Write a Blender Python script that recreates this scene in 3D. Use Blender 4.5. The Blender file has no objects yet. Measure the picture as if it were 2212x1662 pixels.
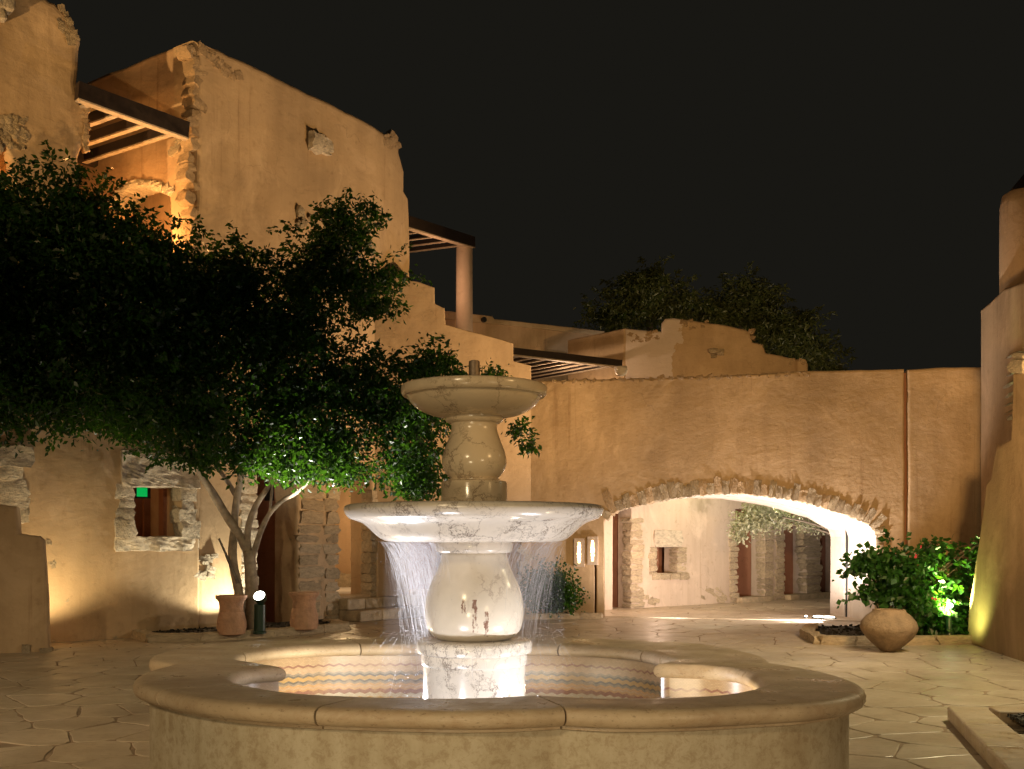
import bpy, bmesh, math, random
from mathutils import Vector, Matrix, noise
from mathutils.geometry import tessellate_polygon
R = math.radians
random.seed(7)
sc = bpy.context.scene
COL = sc.collection
# ------------------------------------------------------------------ camera
FP, CX, HY, EYE = 2300.0, 1106.0, 1165.0, 1.65
cam = bpy.data.cameras.new('camera'); camo = bpy.data.objects.new('camera', cam); COL.objects.link(camo)
camo.location = (0, 0, EYE); camo.rotation_euler = (R(90), 0, 0)
cam.sensor_width = 36; cam.lens = 36*FP/2212; cam.shift_y = (HY-831)/2212
cam.clip_start = .1; cam.clip_end = 2000
sc.camera = camo
# ------------------------------------------------------------------ world (night sky, town glow)
w = bpy.data.worlds.new('World'); sc.world = w; w.use_nodes = True
bg = w.node_tree.nodes['Background']; bg.inputs[0].default_value = (.0086, .0080, .0062, 1); bg.inputs[1].default_value = 1
sc.view_settings.view_transform = 'Standard'; sc.view_settings.look = 'None'
sc.view_settings.exposure = .08; sc.view_settings.gamma = 1
sc.cycles.use_denoising = True
sc.cycles.max_bounces = 6; sc.cycles.diffuse_bounces = 3; sc.cycles.glossy_bounces = 3; sc.cycles.transparent_max_bounces = 16
sc.cycles.caustics_reflective = False; sc.cycles.caustics_refractive = False
sc.cycles.sample_clamp_indirect = 3.0
AMB = (1.0, .62, .25); WARM = (1.0, .74, .42); WHITE = (.97, .96, 1.0); PINK = (1.0, .87, .78)
def spot(name, loc, tgt, power, color, angle=90, blend=.6, rad=.08):
    l = bpy.data.lights.new(name, 'SPOT'); o = bpy.data.objects.new(name, l); COL.objects.link(o)
    l.energy = power; l.color = color; l.spot_size = R(angle); l.spot_blend = blend; l.shadow_soft_size = rad
    o.location = loc; d = Vector(tgt)-Vector(loc); o.rotation_euler = d.to_track_quat('-Z', 'Y').to_euler()
    return o
def point(name, loc, power, color, rad=.06):
    l = bpy.data.lights.new(name, 'POINT'); o = bpy.data.objects.new(name, l); COL.objects.link(o)
    l.energy = power; l.color = color; l.shadow_soft_size = rad; o.location = loc
    return o
def P(x, y, d): return Vector(((x-CX)/FP*d, d, EYE-(y-HY)/FP*d))
def G(x, y, z=0):
    d = (EYE-z)*FP/(y-HY); return Vector(((x-CX)/FP*d, d, z))
AX, AY = -.30, 8.46     # fountain axis
# amber floods of the courtyard, out of view, with fill spots added among them
spot('flood_lamp_right', (7.3, 18.9, .5), (-4.2, 21.0, 6.8), 4700, AMB, 48, .7, .12)
spot('flood_lamp_terrace', (-2, 2, 1), (-6.9, 19.8, 9.7), 2400, AMB, 17, .6, .1)
spot('flood_lamp_arch', (4.9, 9.2, 3.2), (5.2, 21.6, 4.0), 1950, (1, .60, .22), 70, .8, .15)
spot('flood_lamp_left', (-13, 6, 1.5), (-7.6, 18, 10), 7000, AMB, 42, .8, .15)
spot('flood_lamp_behind', (4.5, -1, 3.2), (5.5, 22, 4.6), 1500, AMB, 34, .8, .2)
spot('wall_lamp_right', (6.3, 10.9, 4.4), (4.2, 11.6, 0), 740, (1, .84, .48), 110, .6, .08)
spot('near_fill', (-4.2, -1.0, 5.4), (-1.6, 7.6, .0), 950, (1, .76, .43), 80, .9, .4)  # unseen fill, shaped to lift the basin front and left floor
spot('left_floor_fill', (-7.5, 5.5, 3.8), (-5.0, 11.0, 0), 620, (1, .74, .42), 90, .8, .1)  # unseen fill added to brighten the left paving
spot('low_basin_fill', (-1.6, 1.6, .5), (.1, 6.3, .0), 300, (1, .80, .47), 84, .9, .35)  # added low spot without fixture, brightens the front basin wall
spot('mid_floor_fill', (6.35, 12.6, 4.2), (2.2, 17, 0), 520, (1, .82, .58), 95, .8, .1)  # added spot without fixture, lightens paving between basin and arch
spot('rim_fill', (4.2, .8, 2.0), (1.7, 6.7, .5), 330, (1, .74, .42), 52, .9, .3)  # unseen fill added for the dark right end of the coping
spot('bowl_fill', (7.5, 3.8, 5.2), (AX, AY, 2.85), 620, AMB, 11, .6, .1)  # invented narrow spot that only warms the upper bowl
# tree spotlight / hidden uplights on the left
spot('tree_spot_light', P(562, 1278, 17.5), P(700, 1010, 16.7), 1250, (1, .95, .8), 66, .5, .05)
spot('trunk_uplight', P(543, 1352, 18.75), P(430, 1090, 18.62), 230, (1, .92, .68), 110, .35, .05)
spot('wall_uplight_left', (-7.05, 16.15, .35), P(60, 1050, 16.8), 110, (1, .78, .42), 150, .5, .05)
# fountain lamps in the basin, plus added nosing spots
spot('basin_lamp_right', (AX+1.25, AY-.75, .2), (AX+.1, AY-.1, 1.2), 100, WHITE, 120, .5, .04)
spot('basin_lamp_left', (AX-1.05, AY+.95, .2), (AX-.35, AY+.2, 1.35), 300, (.93, .94, 1), 125, .5, .04)
spot('basin_lamp_front', (AX-.5, AY-1.3, .2), (AX, AY, 1.55), 55, WHITE, 110, .6, .14)
spot('nosing_fill', (AX-.95, AY-1.3, .28), (AX-1.35, AY+1.75, .68), 190, (1, .93, .8), 30, .7, .03)  # added narrow spot, brightens the inner nosing at back left
spot('nosing_fill', (AX+1.05, AY-1.35, .28), (AX+1.95, AY-.02, .66), 60, (1, .84, .58), 42, .7, .03)  # second added spot, brightens the nosing by the right cusp
point('basin_lamp_backleft', (AX-1.5, AY+1.15, .32), 13, (1, .86, .6), .04)
point('basin_lamp_backright', (AX+1.9, AY-.7, .32), 9, (1, .80, .5), .04)
point('basin_lamp_back', (AX+.5, AY+1.2, .3), 6, (1, .84, .6), .04)
# arch uplights and court beyond
spot('arch_uplight', G(1788, 1337, .08), P(1600, 1060, 22.2), 800, PINK, 160, .4, .05)
spot('arch_uplight', G(1450, 1334, .08), P(1450, 1060, 22.8), 260, PINK, 150, .5, .05)
point('court_lamp', (4.9, 25.6, 3.5), 120, (1, .92, .6), .1)
point('court_lamp', (3.3, 24.2, 1.4), 40, (1, .68, .5), .1)
point('court_lamp', (6.4, 25.4, 2.4), 85, (1, .78, .62), .1)
# bougainvillea spot
spot('plant_and_wall_spot', P(2040, 1330, 16.75), (7.5, 17.4, 1.6), 620, (.85, 1, .35), 96, .4, .04)
point('passage_lamp', (-4.42, 22.0, 2.0), 22, (1, .66, .32), .08)
spot('plant_and_wall_spot', (6.66, 16.2, .3), (7.12, 16.4, .9), 34, (.86, 1, .28), 150, .6, .10)  # extra spot added to spread yellow-green glow on the wall foot
# terrace and passage lamps
point('terrace_lamp', (-6.75, 18.6, 6.9), 170, (1, .50, .15), .08)
point('niche_lamp', (-7.3, 20.1, 6.7), 40, (1, .62, .2), .08)
point('tower_room_lamp', (-8.5, 17.9, 7.0), 120, (1, .5, .15), .08)
point('passage_lamp', (-3.9, 25.2, 2.2), 70, (1, .68, .34), .08)
point('pergola_lamp', P(1215, 835, 24.6), 50, (1, .7, .45), .06)
spot('roof_lamp', P(1300, 860, 23.6), P(1520, 700, 24.6), 160, (1, .74, .5), 140, .5, .06)
point('pergola_lamp', P(940, 600, 25.0), 40, (1, .55, .3), .06)
point('far_tree_fill', P(1560, 900, 33), 130, (1, .75, .4), .3)  # unseen light added so the far trees show

# ------------------------------------------------------------------ materials
def newmat(name):
    m = bpy.data.materials.new(name); m.use_nodes = True; nt = m.node_tree
    return m, nt, nt.nodes['Principled BSDF']
def N(nt, t, **k):
    n = nt.nodes.new(t)
    for a, b in k.items(): setattr(n, a, b)
    return n
def lk(nt, a, b): nt.links.new(a, b)
def coords(nt, scale=(1, 1, 1)):
    tc = N(nt, 'ShaderNodeTexCoord'); mp = N(nt, 'ShaderNodeMapping'); mp.inputs['Scale'].default_value = scale
    lk(nt, tc.outputs['Object'], mp.inputs[0]); return mp.outputs[0]
def nz(nt, scale, detail=4, rough=.55, sc3=(1, 1, 1), dist=0):
    n = N(nt, 'ShaderNodeTexNoise'); n.inputs['Scale'].default_value = scale; n.inputs['Detail'].default_value = detail
    n.inputs['Roughness'].default_value = rough; n.inputs['Distortion'].default_value = dist
    lk(nt, coords(nt, sc3), n.inputs['Vector']); return n.outputs['Fac']
def ramp(nt, fac, stops):
    r = N(nt, 'ShaderNodeValToRGB'); e = r.color_ramp.elements
    while len(e) < len(stops): e.new(.5)
    for i, (p, c) in enumerate(stops): e[i].position = p; e[i].color = (*c, 1) if len(c) == 3 else c
    lk(nt, fac, r.inputs[0]); return r.outputs[0]
def mixc(nt, fac, a, b, mode='MIX'):
    m = N(nt, 'ShaderNodeMix', data_type='RGBA', blend_type=mode)
    if isinstance(fac, (int, float)): m.inputs[0].default_value = fac
    else: lk(nt, fac, m.inputs[0])
    for i, v in ((6, a), (7, b)):
        if isinstance(v, tuple): m.inputs[i].default_value = (*v, 1)
        else: lk(nt, v, m.inputs[i])
    return m.outputs[2]
def math_(nt, op, a, b=None):
    m = N(nt, 'ShaderNodeMath', operation=op)
    for i, v in ((0, a), (1, b)):
        if v is None: continue
        if isinstance(v, (int, float)): m.inputs[i].default_value = v
        else: lk(nt, v, m.inputs[i])
    return m.outputs[0]
def bump(nt, bs, h, strength, dist, prev=None):
    b = N(nt, 'ShaderNodeBump'); b.inputs['Strength'].default_value = strength; b.inputs['Distance'].default_value = dist
    lk(nt, h, b.inputs['Height'])
    if prev: lk(nt, prev, b.inputs['Normal'])
    lk(nt, b.outputs[0], bs.inputs['Normal']); return b.outputs[0]
def plaster(name, c, var=.2, rough=.9, patch=None, seed=0):
    m, nt, bs = newmat(name)
    d = tuple(v*(1-var) for v in c); l = tuple(min(1, v*(1+var*.7)) for v in c)
    col = ramp(nt, nz(nt, .55, 6, .62, (1, 1, 1)), [(.3, d), (.5, c), (.72, l)])
    streak = ramp(nt, nz(nt, 1.0, 5, .6, (2.2, 2.2, .28)), [(.35, (.78, .76, .74)), (.6, (1, 1, 1))])
    col = mixc(nt, .55, col, streak, 'MULTIPLY')
    spots = ramp(nt, nz(nt, 7, 5, .65), [(.28, (.72, .68, .62)), (.42, (1, 1, 1))])
    col = mixc(nt, .6, col, spots, 'MULTIPLY')
    pale = ramp(nt, nz(nt, .9, 6, .7, (1, 1, .7), .6), [(.52, (0, 0, 0)), (.66, (1, 1, 1))])
    col = mixc(nt, math_(nt, 'MULTIPLY', pale, .5), col, tuple(min(1, v*1.25+.05) for v in c))
    tc2 = N(nt, 'ShaderNodeTexCoord'); dn = N(nt, 'ShaderNodeTexNoise'); dn.inputs['Scale'].default_value = 1.7; dn.inputs['Detail'].default_value = 6; lk(nt, tc2.outputs['Object'], dn.inputs['Vector'])
    va = N(nt, 'ShaderNodeVectorMath', operation='MULTIPLY_ADD'); lk(nt, dn.outputs['Color'], va.inputs[0]); va.inputs[1].default_value = (.9, .9, .9); lk(nt, tc2.outputs['Object'], va.inputs[2])
    vo = N(nt, 'ShaderNodeTexVoronoi', feature='DISTANCE_TO_EDGE'); vo.inputs['Scale'].default_value = .7; lk(nt, va.outputs[0], vo.inputs['Vector'])
    cr = math_(nt, 'MULTIPLY', ramp(nt, vo.outputs['Distance'], [(0, (1, 1, 1)), (.006, (0, 0, 0))]), ramp(nt, nz(nt, .8, 3), [(.5, (0, 0, 0)), (.6, (1, 1, 1))]))
    col = mixc(nt, math_(nt, 'MULTIPLY', cr, .45), col, tuple(v*.45 for v in c))
    drip = ramp(nt, nz(nt, 1.3, 7, .7, (4.5, 4.5, .16)), [(.30, (.60, .52, .44)), (.44, (1, 1, 1))]); dm = ramp(nt, nz(nt, .45, 3), [(.45, (0, 0, 0)), (.62, (1, 1, 1))])
    col = mixc(nt, math_(nt, 'MULTIPLY', dm, .8), col, mixc(nt, 1.0, col, drip, 'MULTIPLY'))
    if patch: # paler area (x0, x1 world), ragged edge; whiter light put into the colour
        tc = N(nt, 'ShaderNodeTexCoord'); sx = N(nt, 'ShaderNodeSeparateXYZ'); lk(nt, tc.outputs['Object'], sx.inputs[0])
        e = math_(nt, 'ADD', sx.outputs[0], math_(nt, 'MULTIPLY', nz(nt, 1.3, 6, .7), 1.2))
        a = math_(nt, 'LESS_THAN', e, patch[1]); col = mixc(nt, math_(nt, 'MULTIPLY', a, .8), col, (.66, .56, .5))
    lk(nt, col, bs.inputs['Base Color']); bs.inputs['Roughness'].default_value = rough
    bs.inputs['Specular IOR Level'].default_value = .2
    b = bump(nt, bs, nz(nt, 1.1, 3, .5), .5, .07)
    b = bump(nt, bs, nz(nt, 9, 6, .65), .45, .02, b)
    b = bump(nt, bs, nz(nt, 3.2, 5, .6, (1, 1, 2.6), .6), .35, .018, b)
    bump(nt, bs, nz(nt, 70, 4, .6), .3, .004, b)
    return m
M = {}
M['plaster'] = plaster('ochre_plaster', (.50, .355, .215))
M['plaster_warm'] = plaster('warm_plaster', (.50, .335, .20), .14)
M['plaster_pink'] = plaster('pink_plaster', (.57, .45, .35), .1)
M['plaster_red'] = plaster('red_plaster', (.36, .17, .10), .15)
M['plaster_patch'] = plaster('plaster_lit_patch', (.50, .355, .215), patch=(0, 4.4))
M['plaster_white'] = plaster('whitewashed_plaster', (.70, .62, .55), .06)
def stone(name, c, dark=.6, sc_=5):
    m, nt, bs = newmat(name)
    oi = N(nt, 'ShaderNodeObjectInfo')
    col = ramp(nt, nz(nt, sc_, 7, .68), [(.28, tuple(v*dark for v in c)), (.48, c), (.7, tuple(min(1, v*1.3) for v in c))])
    v = ramp(nt, oi.outputs['Random'], [(0, (.78, .74, .70)), (1, (1.08, 1.05, 1))])
    col = mixc(nt, .8, col, v, 'MULTIPLY')
    lk(nt, col, bs.inputs['Base Color']); bs.inputs['Roughness'].default_value = .9
    b = bump(nt, bs, nz(nt, 6, 7, .7), .9, .05)
    bump(nt, bs, nz(nt, 30, 5, .6), .6, .012, b)
    return m
M['stone'] = stone('rough_limestone', (.52, .42, .29))
M['stone_plaster'] = stone('plastered_stone', (.50, .36, .22), .75)
M['stone_pale'] = stone('pale_limestone', (.62, .54, .43), .55, 7)
M['stone_grey'] = stone('weathered_stone', (.44, .35, .235), .55)
M['terracotta'] = stone('old_terracotta', (.50, .30, .20), .7)
M['terracotta_pale'] = stone('pale_terracotta', (.31, .225, .14), .55, 4)
def paving_mat():
    m, nt, bs = newmat('flagstone')
    oi = N(nt, 'ShaderNodeObjectInfo')
    col = ramp(nt, nz(nt, 1.3, 7, .65), [(.3, (.40, .31, .22)), (.5, (.51, .42, .31)), (.7, (.60, .50, .39))])
    col = mixc(nt, .6, col, ramp(nt, nz(nt, 9, 6, .7, (1, 2.5, 1), 1.2), [(.33, (.62, .55, .48)), (.5, (1, 1, 1))]), 'MULTIPLY')
    col = mixc(nt, .5, col, ramp(nt, oi.outputs['Random'], [(0, (.80, .77, .74)), (1, (1.05, 1.03, 1))]), 'MULTIPLY')
    lk(nt, col, bs.inputs['Base Color'])
    r = ramp(nt, nz(nt, 2.4, 5, .6), [(.3, (.30,)*3), (.7, (.55,)*3)]); lk(nt, r, bs.inputs['Roughness'])
    b = bump(nt, bs, nz(nt, 5, 5, .6), .35, .012); bump(nt, bs, nz(nt, 40, 4, .6), .2, .002, b)
    return m
M['flag'] = paving_mat()
def simple(name, c, rough=.7, metal=0, nscale=0, amt=.3, bmp=0):
    m, nt, bs = newmat(name)
    if nscale:
        lk(nt, ramp(nt, nz(nt, nscale, 6, .6), [(.3, tuple(v*(1-amt) for v in c)), (.7, tuple(v*(1+amt) for v in c))]), bs.inputs['Base Color'])
    else: bs.inputs['Base Color'].default_value = (*c, 1)
    bs.inputs['Roughness'].default_value = rough; bs.inputs['Metallic'].default_value = metal
    if bmp: bump(nt, bs, nz(nt, nscale*2 or 10, 5, .6), .6, bmp)
    return m
M['mortar'] = simple('mortar', (.30, .215, .14), .95, 0, 4, .35, .01)
M['ground'] = simple('dry_earth', (.20, .14, .09), .95, 0, 1, .3, .02)
M['soil'] = simple('planting_soil', (.022, .018, .013), .95, 0, 14, .6, .03)
M['wood'] = simple('dark_stained_wood', (.022, .013, .010), .6, 0, 12, .4, .004)
M['wood_pale'] = simple('bare_wood_batten', (.42, .33, .24), .7, 0, 12, .3, .004)
M['reed'] = simple('reed_matting', (.20, .14, .07), .9, 0, 30, .5, .01)
M['green_metal'] = simple('dark_green_enamel', (.012, .035, .022), .3, .0)
M['black'] = simple('black_frame', (.01, .01, .01), .5)
M['bark'] = simple('smooth_bark', (.30, .235, .17), .8, 0, 9, .35, .01)
M['bark_dark'] = simple('twig_bark', (.16, .13, .10), .85, 0, 9, .35, .01)
M['gravel'] = simple('dark_gravel', (.055, .05, .04), .8, 0, 25, .5, .01)
M['copper'] = simple('limed_metal_pipe', (.34, .25, .17), .55, .5, 20, .3, .004)
def emit(name, c, s):
    m, nt, bs = newmat(name); bs.inputs['Base Color'].default_value = (*c, 1)
    bs.inputs['Emission Color'].default_value = (*c, 1); bs.inputs['Emission Strength'].default_value = s; return m
M['lamp_white'] = emit('lit_lens', (1, .93, .8), 14)
M['lamp_warm'] = emit('lit_sconce_glass', (1, .72, .35), 7)
M['lamp_green'] = emit('green_screen', (0, .36, .065), .95)
M['lamp_orange'] = emit('orange_lit_glass', (1, .30, .04), .9)
def leafm(name, c1, c2, tr=.35, sp=.5):
    m, nt, bs = newmat(name)
    col = ramp(nt, nz(nt, 9, 3, .6), [(.32, c1), (.68, c2)])
    lk(nt, col, bs.inputs['Base Color']); bs.inputs['Roughness'].default_value = .38; bs.inputs['Specular IOR Level'].default_value = sp
    t = N(nt, 'ShaderNodeBsdfTranslucent'); lk(nt, mixc(nt, .5, col, (.16, .42, .02)), t.inputs[0])
    mx = N(nt, 'ShaderNodeMixShader'); mx.inputs[0].default_value = tr
    out = nt.nodes['Material Output']; lk(nt, bs.outputs[0], mx.inputs[1]); lk(nt, t.outputs[0], mx.inputs[2]); lk(nt, mx.outputs[0], out.inputs[0])
    return m
M['leaf'] = leafm('ficus_leaf', (.004, .015, .004), (.014, .046, .008), .3, .3)
M['leaf_bush'] = leafm('bougainvillea_leaf', (.008, .032, .006), (.038, .13, .022), .35)
M['leaf_far'] = leafm('far_tree_leaf', (.06, .075, .022), (.16, .16, .05), .3)
M['leaf_pale'] = leafm('grey_green_leaf', (.26, .26, .16), (.5, .48, .32), .2)
M['petal'] = simple('magenta_petal', (.45, .02, .06), .6)
def marble(name, base, vein, amount, stain=False, vs_=3.4, sq_=(1, 1, 1.3), th=0):
    m, nt, bs = newmat(name)
    tc = N(nt, 'ShaderNodeTexCoord')
    d = N(nt, 'ShaderNodeTexNoise'); d.inputs['Scale'].default_value = 3.2; d.inputs['Detail'].default_value = 8; d.inputs['Roughness'].default_value = .72
    lk(nt, tc.outputs['Object'], d.inputs['Vector'])
    va = N(nt, 'ShaderNodeVectorMath', operation='MULTIPLY_ADD'); lk(nt, d.outputs['Color'], va.inputs[0])
    va.inputs[1].default_value = (.42, .42, .42); lk(nt, tc.outputs['Object'], va.inputs[2])
    def vein_layer(scale, wdt, sq, lo, hi):
        mp = N(nt, 'ShaderNodeMapping'); mp.inputs['Scale'].default_value = sq; lk(nt, va.outputs[0], mp.inputs[0])
        v = N(nt, 'ShaderNodeTexVoronoi', feature='DISTANCE_TO_EDGE'); v.inputs['Scale'].default_value = scale; lk(nt, mp.outputs[0], v.inputs['Vector'])
        ln = ramp(nt, v.outputs['Distance'], [(0, (1, 1, 1)), (wdt, (0, 0, 0))])
        msk = ramp(nt, nz(nt, 2.6, 4, .6), [(lo, (0, 0, 0)), (hi, (1, 1, 1))])
        return math_(nt, 'MULTIPLY', ln, msk)
    v1 = vein_layer(vs_, .03, sq_, .36+th, .52+th); v2 = vein_layer(vs_*2.6, .05, sq_, .46+th, .62+th)
    f = math_(nt, 'MINIMUM', math_(nt, 'MULTIPLY', math_(nt, 'MAXIMUM', v1, v2), amount), 1)
    col = ramp(nt, nz(nt, 2.2, 6, .6), [(.3, tuple(v*.85 for v in base)), (.6, base), (.8, tuple(min(1, v*1.07) for v in base))])
    col = mixc(nt, f, col, vein)
    if stain:
        sx = N(nt, 'ShaderNodeSeparateXYZ'); lk(nt, tc.outputs['Object'], sx.inputs[0])
        # three rust runs on the front of the baluster: narrow in x, long in z
        tot = None
        for (cx_, z0, z1, wd) in ((.0, .94, 1.19, .020), (-.085, 1.08, 1.2, .012), (.085, .9, 1.1, .014)):
            a = math_(nt, 'ABSOLUTE', math_(nt, 'SUBTRACT', math_(nt, 'ADD', sx.outputs[0], math_(nt, 'MULTIPLY', math_(nt, 'SUBTRACT', nz(nt, 14, 5, .7), .5), .06)), cx_+.02))
            inx = math_(nt, 'LESS_THAN', a, wd)
            inz = math_(nt, 'MULTIPLY', math_(nt, 'GREATER_THAN', sx.outputs[2], z0), math_(nt, 'LESS_THAN', sx.outputs[2], z1))
            fr = math_(nt, 'LESS_THAN', sx.outputs[1], 0.0)
            t = math_(nt, 'MULTIPLY', math_(nt, 'MULTIPLY', inx, inz), fr)
            tot = t if tot is None else math_(nt, 'MAXIMUM', tot, t)
        br = ramp(nt, nz(nt, 26, 5, .75, (1, 1, .4)), [(.46, (0, 0, 0)), (.54, (1, 1, 1))])
        col = mixc(nt, math_(nt, 'MULTIPLY', tot, math_(nt, 'MULTIPLY', br, .85)), col, (.16, .045, .02))
    lk(nt, col, bs.inputs['Base Color']); bs.inputs['Roughness'].default_value = .2
    lk(nt, ramp(nt, nz(nt, 6, 5, .6), [(.3, (.12,)*3), (.7, (.3,)*3)]), bs.inputs['Roughness'])
    bump(nt, bs, nz(nt, 12, 4, .5), .12, .004)
    return m
M['marble'] = marble('cream_marble', (.70, .56, .38), (.12, .06, .03), .8, False, 2.6, (1, 1, 1.6), .08)
M['marble_white'] = marble('white_veined_marble', (.70, .62, .53), (.06, .03, .02), 1.0, False, 3.6, (1, 1, 1.9))
M['marble_column'] = marble('streaked_column_marble', (.72, .65, .56), (.10, .06, .04), .9, False, 4.5, (1.4, 1.4, .45))
M['marble_stained'] = marble('rust_stained_marble', (.74, .66, .55), (.22, .13, .09), .6, True, 3.2, (1.2, 1.2, .5), .13)
def travertine():
    m, nt, bs = newmat('travertine_coping')
    col = ramp(nt, nz(nt, 1.8, 7, .66), [(.3, (.40, .30, .20)), (.5, (.52, .41, .28)), (.72, (.62, .51, .37))])
    pit = ramp(nt, nz(nt, 22, 6, .75, (1, 1, 3)), [(.34, (.35, .3, .25)), (.42, (1, 1, 1))])
    col = mixc(nt, .75, col, pit, 'MULTIPLY')
    oi = N(nt, 'ShaderNodeObjectInfo')
    col = mixc(nt, .6, col, ramp(nt, oi.outputs['Random'], [(0, (.9, .84, .78)), (1, (1.05, 1.03, 1))]), 'MULTIPLY')
    stn = ramp(nt, nz(nt, 1.1, 6, .7, (1, 1, 1), .8), [(.55, (0, 0, 0)), (.7, (1, 1, 1))])
    col = mixc(nt, math_(nt, 'MULTIPLY', stn, .4), col, (.34, .19, .10))
    fl = ramp(nt, nz(nt, 5, 7, .8, (.5, 3.2, 1), .5), [(.5, (1, 1, 1)), (.62, (.72, .56, .44))]); col = mixc(nt, .4, col, fl, 'MULTIPLY')
    lk(nt, col, bs.inputs['Base Color'])
    lk(nt, ramp(nt, nz(nt, 3.5, 5, .6), [(.35, (.25,)*3), (.62, (.6,)*3)]), bs.inputs['Roughness'])
    b = bump(nt, bs, nz(nt, 22, 6, .75, (1, 1, 3)), .5, .006); bump(nt, bs, nz(nt, 90, 3, .6), .2, .0015, b)
    return m
M['coping'] = travertine()
def basinwall():
    m, nt, bs = newmat('mottled_basin_stone')
    col = ramp(nt, nz(nt, 2.2, 8, .75, (1, 1, .8), .8), [(.3, (.40, .32, .21)), (.47, (.48, .41, .29)), (.6, (.53, .46, .34)), (.78, (.44, .35, .23))])
    sp = ramp(nt, nz(nt, 16, 7, .8, (1, 1, 1), .4), [(.40, (.55, .42, .3)), (.52, (1, 1, 1))])
    col = mixc(nt, .45, col, sp, 'MULTIPLY')
    stv = ramp(nt, nz(nt, 2, 6, .6, (3, 3, .2)), [(.35, (.75, .68, .6)), (.55, (1, 1, 1))]); col = mixc(nt, .6, col, stv, 'MULTIPLY')
    lk(nt, col, bs.inputs['Base Color']); bs.inputs['Roughness'].default_value = .7
    bump(nt, bs, nz(nt, 16, 7, .75), .3, .006); return m
M['basin'] = basinwall()
def mosaic():
    # zig-zag bands of small stone tesserae: u = metres along the wall, v = metres up
    m, nt, bs = newmat('zigzag_mosaic')
    uv = N(nt, 'ShaderNodeUVMap'); sx = N(nt, 'ShaderNodeSeparateXYZ'); lk(nt, uv.outputs[0], sx.inputs[0])
    u, v = sx.outputs[0], sx.outputs[1]
    tri = math_(nt, 'ABSOLUTE', math_(nt, 'SUBTRACT', math_(nt, 'FRACT', math_(nt, 'MULTIPLY', u, 1/.098)), .5))
    q = N(nt, 'ShaderNodeTexNoise'); q.inputs['Scale'].default_value = 3.5; q.inputs['Detail'].default_value = 6
    lk(nt, uv.outputs[0], q.inputs['Vector'])
    vv = math_(nt, 'ADD', math_(nt, 'ADD', v, math_(nt, 'MULTIPLY', tri, .036)), math_(nt, 'MULTIPLY', math_(nt, 'SUBTRACT', q.outputs['Fac'], .5), .03))
    c = {'o': (.50, .30, .14), 'p': (.48, .34, .23), 'r': (.26, .12, .085), 'w': (.50, .44, .34), 'g': (.25, .215, .175), 'y': (.44, .28, .10), 'k': (.11, .105, .1), 't': (.46, .33, .2)}
    seq = 'gywgrwyggwpoprtgkywgpgykwpoogrtopttttt'
    r = N(nt, 'ShaderNodeValToRGB'); r.color_ramp.interpolation = 'CONSTANT'; e = r.color_ramp.elements
    seq = 'yggwyggywwrropogkyykgpptrttt'
    n = len(seq)
    while len(e) < n: e.new(.5)
    for i, ch in enumerate(seq): e[i].position = i/n; e[i].color = (*c[ch], 1)
    lk(nt, math_(nt, 'MULTIPLY', vv, 1/.52), r.inputs[0])
    br = N(nt, 'ShaderNodeTexBrick'); br.inputs['Scale'].default_value = 1; br.inputs['Brick Width'].default_value = .024; br.inputs['Row Height'].default_value = .012
    br.inputs['Mortar Size'].default_value = .0015; br.inputs['Color1'].default_value = (1, 1, 1, 1); br.inputs['Color2'].default_value = (.7, .66, .62, 1); br.inputs['Mortar'].default_value = (.6, .52, .42, 1)
    lk(nt, uv.outputs[0], br.inputs['Vector'])
    col = mixc(nt, .7, r.outputs[0], br.outputs[0], 'MULTIPLY')
    wear = ramp(nt, nz(nt, 5, 7, .75), [(.50, (0, 0, 0)), (.6, (1, 1, 1))])
    col = mixc(nt, math_(nt, 'MULTIPLY', wear, .4), col, (.42, .28, .15))
    col = mixc(nt, .06, col, (.46, .33, .2))
    lk(nt, col, bs.inputs['Base Color']); bs.inputs['Roughness'].default_value = .35
    bump(nt, bs, br.outputs['Fac'], -.3, .002); return m
M['mosaic'] = mosaic()
def waterm():
    m, nt, bs = newmat('pool_water'); bs.inputs['Base Color'].default_value = (.8, .9, .9, 1); bs.inputs['Roughness'].default_value = .04
    bs.inputs['Transmission Weight'].default_value = 1; bs.inputs['IOR'].default_value = 1.33
    bump(nt, bs, nz(nt, 14, 3, .5), .5, .02); return m
M['water'] = waterm()
def spraym():
    m, nt, bs = newmat('falling_water'); bs.inputs['Base Color'].default_value = (.9, .9, .95, 1); bs.inputs['Roughness'].default_value = .25
    t = N(nt, 'ShaderNodeBsdfTransparent'); tl = N(nt, 'ShaderNodeBsdfTranslucent'); tl.inputs[0].default_value = (.9, .9, .95, 1)
    a = N(nt, 'ShaderNodeMixShader'); a.inputs[0].default_value = .6; lk(nt, bs.outputs[0], a.inputs[1]); lk(nt, tl.outputs[0], a.inputs[2])
    b = N(nt, 'ShaderNodeMixShader'); b.inputs[0].default_value = .38; lk(nt, t.outputs[0], b.inputs[1]); lk(nt, a.outputs[0], b.inputs[2])
    lk(nt, b.outputs[0], nt.nodes['Material Output'].inputs[0]); return m
M['spray'] = spraym()

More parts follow.
